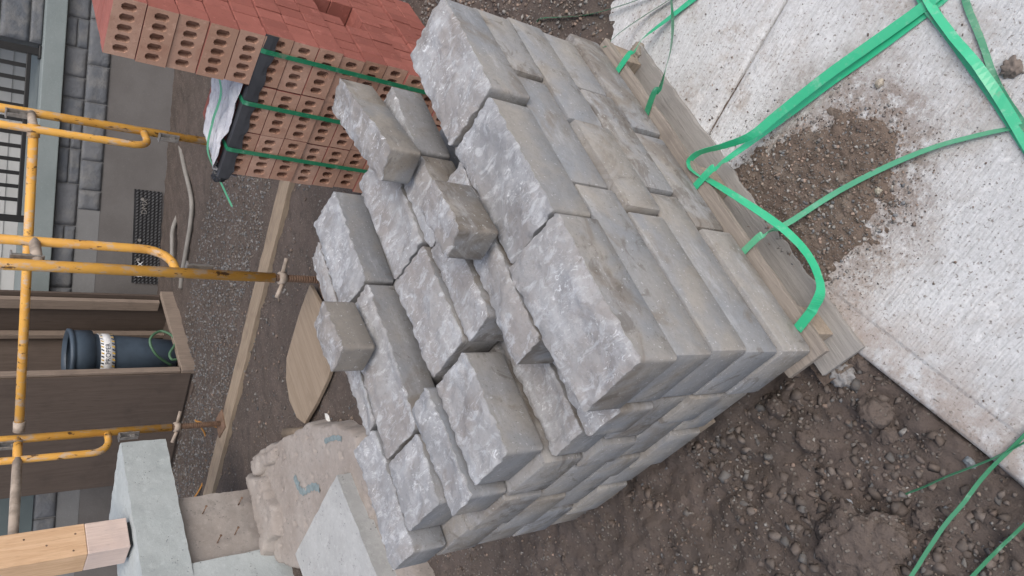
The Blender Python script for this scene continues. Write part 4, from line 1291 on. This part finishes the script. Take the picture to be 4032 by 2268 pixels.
tube("rung", [uz(Q3, 1.07), (1.60, 3.655, 1.09), (1.34, 3.58, 1.115), (1.0, 3.50, 1.14)], [TR*1.02, TR*1.05, TR*1.0, TR], CHALK, fB, 14)
lock(u3, P3, .49, Vector((-.96, -.28, 0))); lock(u3, P3, 1.10, Vector((-.96, -.28, 0)))
jack(fB, P3, .235, .185, -.075)
q1 = Vector((3.07, 2.375, 1.10)); q3 = Vector((1.985, 3.70, 1.06))
o = tube("scaffold_tube", [q1, q1.lerp(q3, .5), q3], TR*1.0, YEL, None, 16)
tag(o, "horizontal yellow scaffold tube spanning behind the uprights", "scaffold tube")
bm = bmesh.new(); add_tube(bm, [q1.lerp(q3, -.01), q1.lerp(q3, .03)], TR*1.25, 14); finish(bm, "collar", YEL, o)
bm = bmesh.new(); add_tube(bm, [q1.lerp(q3, .965), q1.lerp(q3, 1.0)], TR*1.25, 14); finish(bm, "collar", CHALK, o)

# ================================================================= timber on the ground
pk0 = Vector((2.80, 1.66)); pk1 = Vector((1.66, 4.35))
pd = (pk1-pk0); Lp = pd.length; prz = math.atan2(pd.y, pd.x)
bm = bmesh.new(); N = 40; rows = []
for i in range(N+1):
    x = Lp*i/N; j = [random.uniform(-.004, .004) for _ in range(3)]
    rows.append([bm.verts.new((x, -.07+j[0], -.03)), bm.verts.new((x, .07+j[1], -.03)), bm.verts.new((x, .07+j[1], .045+j[2]*.4)), bm.verts.new((x, -.07+j[0], .045+j[2]*.4))])
for a, b in zip(rows, rows[1:]):
    for k in range(4): bm.faces.new((a[k], a[(k+1) % 4], b[(k+1) % 4], b[k]))
bm.faces.new(rows[0]); bm.faces.new(rows[-1])
o = finish(bm, "plank", WOOD_PLANK, None, (pk0.x, pk0.y, -.125), prz, bevel=.003)
tag(o, "long timber plank lying on the soil under the scaffold feet", "plank")

pb = [(1.86, 2.11), (1.80, 2.30), (1.69, 2.55), (1.60, 2.62), (1.48, 2.655), (1.36, 2.635), (1.29, 2.58), (1.31, 2.42), (1.35, 2.24), (1.41, 2.10), (1.62, 2.06)]
bm = bmesh.new(); prism(bm, [(x-1.5, y-2.3) for x, y in pb], 0, .022)
bmesh.ops.triangulate(bm, faces=[f for f in bm.faces if len(f.verts) > 4])
o = finish(bm, "plywood_board", PLY_LIGHT, None, (1.5, 2.3, -.085), bevel=.003); o.rotation_euler = (R(2.5), R(-3.0), 0)
tag(o, "offcut plywood board with clipped corners lying behind the stack", "board")
bm = bmesh.new(); 
v, f = ico(2); v = v*np.array([.06, .035, .022]); v = v*(1+.5*fbm(v[:, 0]*40, v[:, 1]*40, 3))[:, None]
me = bpy.data.meshes.new("rag"); me.from_pydata(v.tolist(), [], f.tolist()); me.materials.append(RAG); bm.free()
tag(link("rag", me, None, (1.235, 2.40, -.12)), "scrap of white rag on the soil beside the plywood board", "rag")
tag(tube("stake", [(1.16, 2.46, -.12), (1.42, 2.92, -.115)], .035, WOOD_PLANK, None, 8), "reddish timber stub poking out under the plywood board", "timber")

# pipes at the foot of the building
pp = [(4.49, 3.58, -.12), (4.18, 3.51, -.09), (3.8, 3.49, -.085), (3.65, 3.60, -.085), (3.55, 3.77, -.085), (3.45, 3.99, -.09), (3.40, 4.1, -.10)]
tag(tube("pipe", smooth_path(pp, 8), .017, PIPE), "pale bent plastic pipe lying in the gravel", "pipe")
pp = [(4.05, 3.93, -.13), (3.90, 3.97, -.075), (3.75, 4.05, -.07), (3.66, 4.12, -.075)]
tag(tube("pipe", smooth_path(pp, 6), .017, PIPE), "short pale pipe poking out by the black membrane", "pipe")
wr = [(2.02, 3.90, -.10), (2.10, 3.95, .0), (2.16, 4.05, -.02), (2.10, 4.15, -.10), (1.98, 4.25, -.12), (1.85, 4.40, -.11), (1.78, 4.52, -.06)]
tag(tube("wire", smooth_path(wr, 6), .006, ORANGE), "thin orange wire curling by the enclosure's foot", "wire")

# ================================================================= concrete pier with cap, and footing rubble
pr = empty("concrete_pier", (.90, 3.254, SLAB_Z), R(8))
tag(pr, "stepped concrete pier with clean grey cap and soiled wall below", "pier")
# local x along the face, y back, z up from ground
def rough_prism(poly, z0, z1, mat, name, par, amp=.006, cell=.03, seed=0, bev=.006):
    bm = bmesh.new(); prism(bm, poly, z0, z1)
    bmesh.ops.triangulate(bm, faces=[f for f in bm.faces if len(f.verts) > 4])
    for _ in range(7):
        ed = [e for e in bm.edges if e.calc_length() > cell*2]
        if not ed: break
        bmesh.ops.subdivide_edges(bm, edges=ed, cuts=1, use_grid_fill=True)
    co = np.array([v.co[:] for v in bm.verts])
    dx = fbm(co[:, 1]*9+seed, co[:, 2]*9+co[:, 0]*3, 5, gain=.65); dy = fbm(co[:, 0]*9+seed*2, co[:, 2]*9+co[:, 1]*3, 5, gain=.65); dz = fbm(co[:, 0]*11+seed, co[:, 1]*11, 5, gain=.65)
    for i, v in enumerate(bm.verts): v.co += Vector((dx[i], dy[i], dz[i]))*amp
    for f in bm.faces: f.smooth = True
    bmesh.ops.recalc_face_normals(bm, faces=bm.faces)
    for e in bm.edges:
        if len(e.link_faces) == 2 and e.calc_face_angle(0) > R(42): e.smooth = False
    return finish(bm, name, mat, par)
Zp = -SLAB_Z
rough_prism([(-.9, 0), (.79, 0), (.80, .04), (.62, .46), (-.9, .46)], Zp+.395, Zp+.630, CONC_GREY, "cap", pr, .0035, .022, 1, .010)
rough_prism([(-.9, .004), (.0, .004), (.0, .40), (-.9, .40)], -.2, Zp+.394, CONC_GREY, "leg", pr, .0035, .025, 2, .008)
pier_wall = rough_prism([(.001, .05), (.415, .05), (.44, .10), (.42, .38), (.001, .38)], -.25, Zp+.3935, CONC_BROWN, "wall", pr, .005, .018, 3, .006)
for (x, z) in ((.11, .36), (.14, .26), (.30, .40), (.32, .20), (.22, .13), (.10, .08)):
    bm = bmesh.new(); add_tube(bm, [(x, .06, z), (x+.006, -.012, z-.006)], .003, 6); add_tube(bm, [(x+.006, -.012, z-.006), (x+.0065, -.015, z-.006)], .007, 8)
    finish(bm, "nail", RUST, pier_wall)
def poly_dist(poly, x, y):
    poly = np.array(poly); d = np.full(x.shape, 1e9); inside = np.zeros(x.shape, bool); n = len(poly)
    for i in range(n):
        ax, ay = poly[i]; bx, by = poly[(i+1) % n]
        t = np.clip(((x-ax)*(bx-ax)+(y-ay)*(by-ay))/((bx-ax)**2+(by-ay)**2), 0, 1)
        d = np.minimum(d, np.hypot(x-ax-t*(bx-ax), y-ay-t*(by-ay)))
        inside ^= ((ay > y) != (by > y)) & (x < (bx-ax)*(y-ay)/(by-ay+1e-12)+ax)
    return np.where(inside, d, -d)
def broken_slab(poly, z0, z1, mat, name, par, edge=.03, ragged=.03, rough=.004, slope=(0, 0), res=.010):
    P = np.array(poly); x0, y0 = P.min(0)-.06; x1, y1 = P.max(0)+.06
    X, Y = np.meshgrid(np.arange(x0, x1, res), np.arange(y0, y1, res))
    d = poly_dist(poly, X, Y)+ragged*fbm(X*7+z1*50, Y*7, 4, gain=.5)
    t = sstep(-edge, edge*.4, d)
    top = z1+slope[0]*(X-X.mean())+slope[1]*(Y-Y.mean())+rough*fbm(X*6, Y*6, 3)+.0018*fbm(X*40, Y*40, 3)
    pits = np.clip(fbm(X*17+3, Y*17, 4)-.55, 0, 1)*.04
    Z = z0+(top-pits-z0)*t+.004*fbm(X*50, Y*50, 2)*(1-t)
    return link(name, grid_mesh(name, X, Y, Z, mat), par)
# broken footing in front, marked in blue
bf = empty("broken_footing", (0, 0, SLAB_Z)); tag(bf, "broken soiled concrete footing with a blue paint mark", "footing")
bf_slab = broken_slab([(1.46, 3.24), (1.33, 2.80), (1.22, 2.45), (1.08, 2.20), (.93, 2.03), (.55, 2.05), (.45, 2.6), (.80, 3.22)], -.15, .115, CONC_BROWN, "slab", bf, .035, .016, .003)
broken_slab([(1.36, 3.27), (1.24, 3.07), (1.02, 2.99), (.88, 3.03), (.86, 3.27)], -.1, .165, CONC_BROWN, "ridge", bf, .05, .022, .006)
broken_slab([(1.42, 3.20), (1.31, 2.86), (1.24, 2.88), (1.30, 3.20)], -.1, .148, CONC_BROWN, "broken_edge", bf, .05, .03, .010)
bmk = [(1.07, 2.73, .0), (1.00, 2.72, .0), (.955, 2.68, .0), (.94, 2.62, .0), (.92, 2.55, 0), (.885, 2.50, 0)]
def paint_stroke(pts, w):
    bm = bmesh.new(); P = smooth_path(pts, 6); rows = []
    for i, p in enumerate(P):
        t = (P[min(i+1, len(P)-1)]-P[max(0, i-1)]).normalized(); nn = Vector((-t.y, t.x, 0))
        ww = w*(.7+.5*abs(math.sin(i*.9)))
        rows.append((bm.verts.new(p-nn*ww), bm.verts.new(p+nn*ww)))
    for a, b in zip(rows, rows[1:]): bm.faces.new((a[0], a[1], b[1], b[0]))
    o = finish(bm, "paint_mark", BLUEP, bf_slab)
    sw = o.modifiers.new("wrap", 'SHRINKWRAP'); sw.target = bf_slab; sw.wrap_method = 'PROJECT'; sw.use_project_z = True
    sw.use_negative_direction = True; sw.use_positive_direction = True; sw.offset = .003
paint_stroke([(x, y, .14) for x, y, z in bmk], .018)
paint_stroke([(1.05, 2.33, .14), (1.01, 2.22, .14), (.97, 2.16, .14)], .012)
# landing slab corner at the very left
ld = empty("concrete_landing", (0, 0, SLAB_Z)); tag(ld, "pale concrete landing corner in front of the pier", "landing")
tip = Vector((.80, 2.17)); da = Vector((-math.cos(R(11)), -math.sin(R(11)))); db = Vector((-math.sin(R(11)), math.cos(R(11))))
pA = tip+da*1.8; pB = pA+db*.62; pC = tip+db*.62
rough_prism([tuple(tip), tuple(pC), tuple(pB), tuple(pA)], -.12, Zp+.055, CONC_PALE, "slab", ld, .003, .025, 8, .006)
tb = Vector((.83, 2.05))
broken_slab([(.66, 2.05), (.82, 2.16), (.66, 2.34), (-.9, 2.02), (-.9, 1.72), (.15, 1.90)], -.15, .095, CONC_BROWN, "apron", ld, .035, .015, .005)

# ---- timber post on the cap
wp = empty("timber_post", (1.066, 3.325, SLAB_Z), R(8)); tag(wp, "fresh timber post standing on the concrete cap", "post")
shaft = box("post_shaft", (0, 0, Zp+.840), (.172, .165, Zp+2.4), WOOD_FRESH, wp, bevel=.004)
box("post_base", (.0005, .0005, Zp+.648), (.1715, .1645, Zp+.8395), WOOD_WRAP, wp, bevel=.004)
box("post_base_plate", (.02, .02, Zp+.631), (.152, .145, Zp+.6475), BLACK, wp)
for (x, z) in ((.03, .90), (.12, .885), (.08, 1.01), (.13, 1.10)):
    bm = bmesh.new(); add_tube(bm, [(x, .004, Zp+z), (x, -.0012, Zp+z)], .005, 8); finish(bm, "screw_head", RUST, shaft)
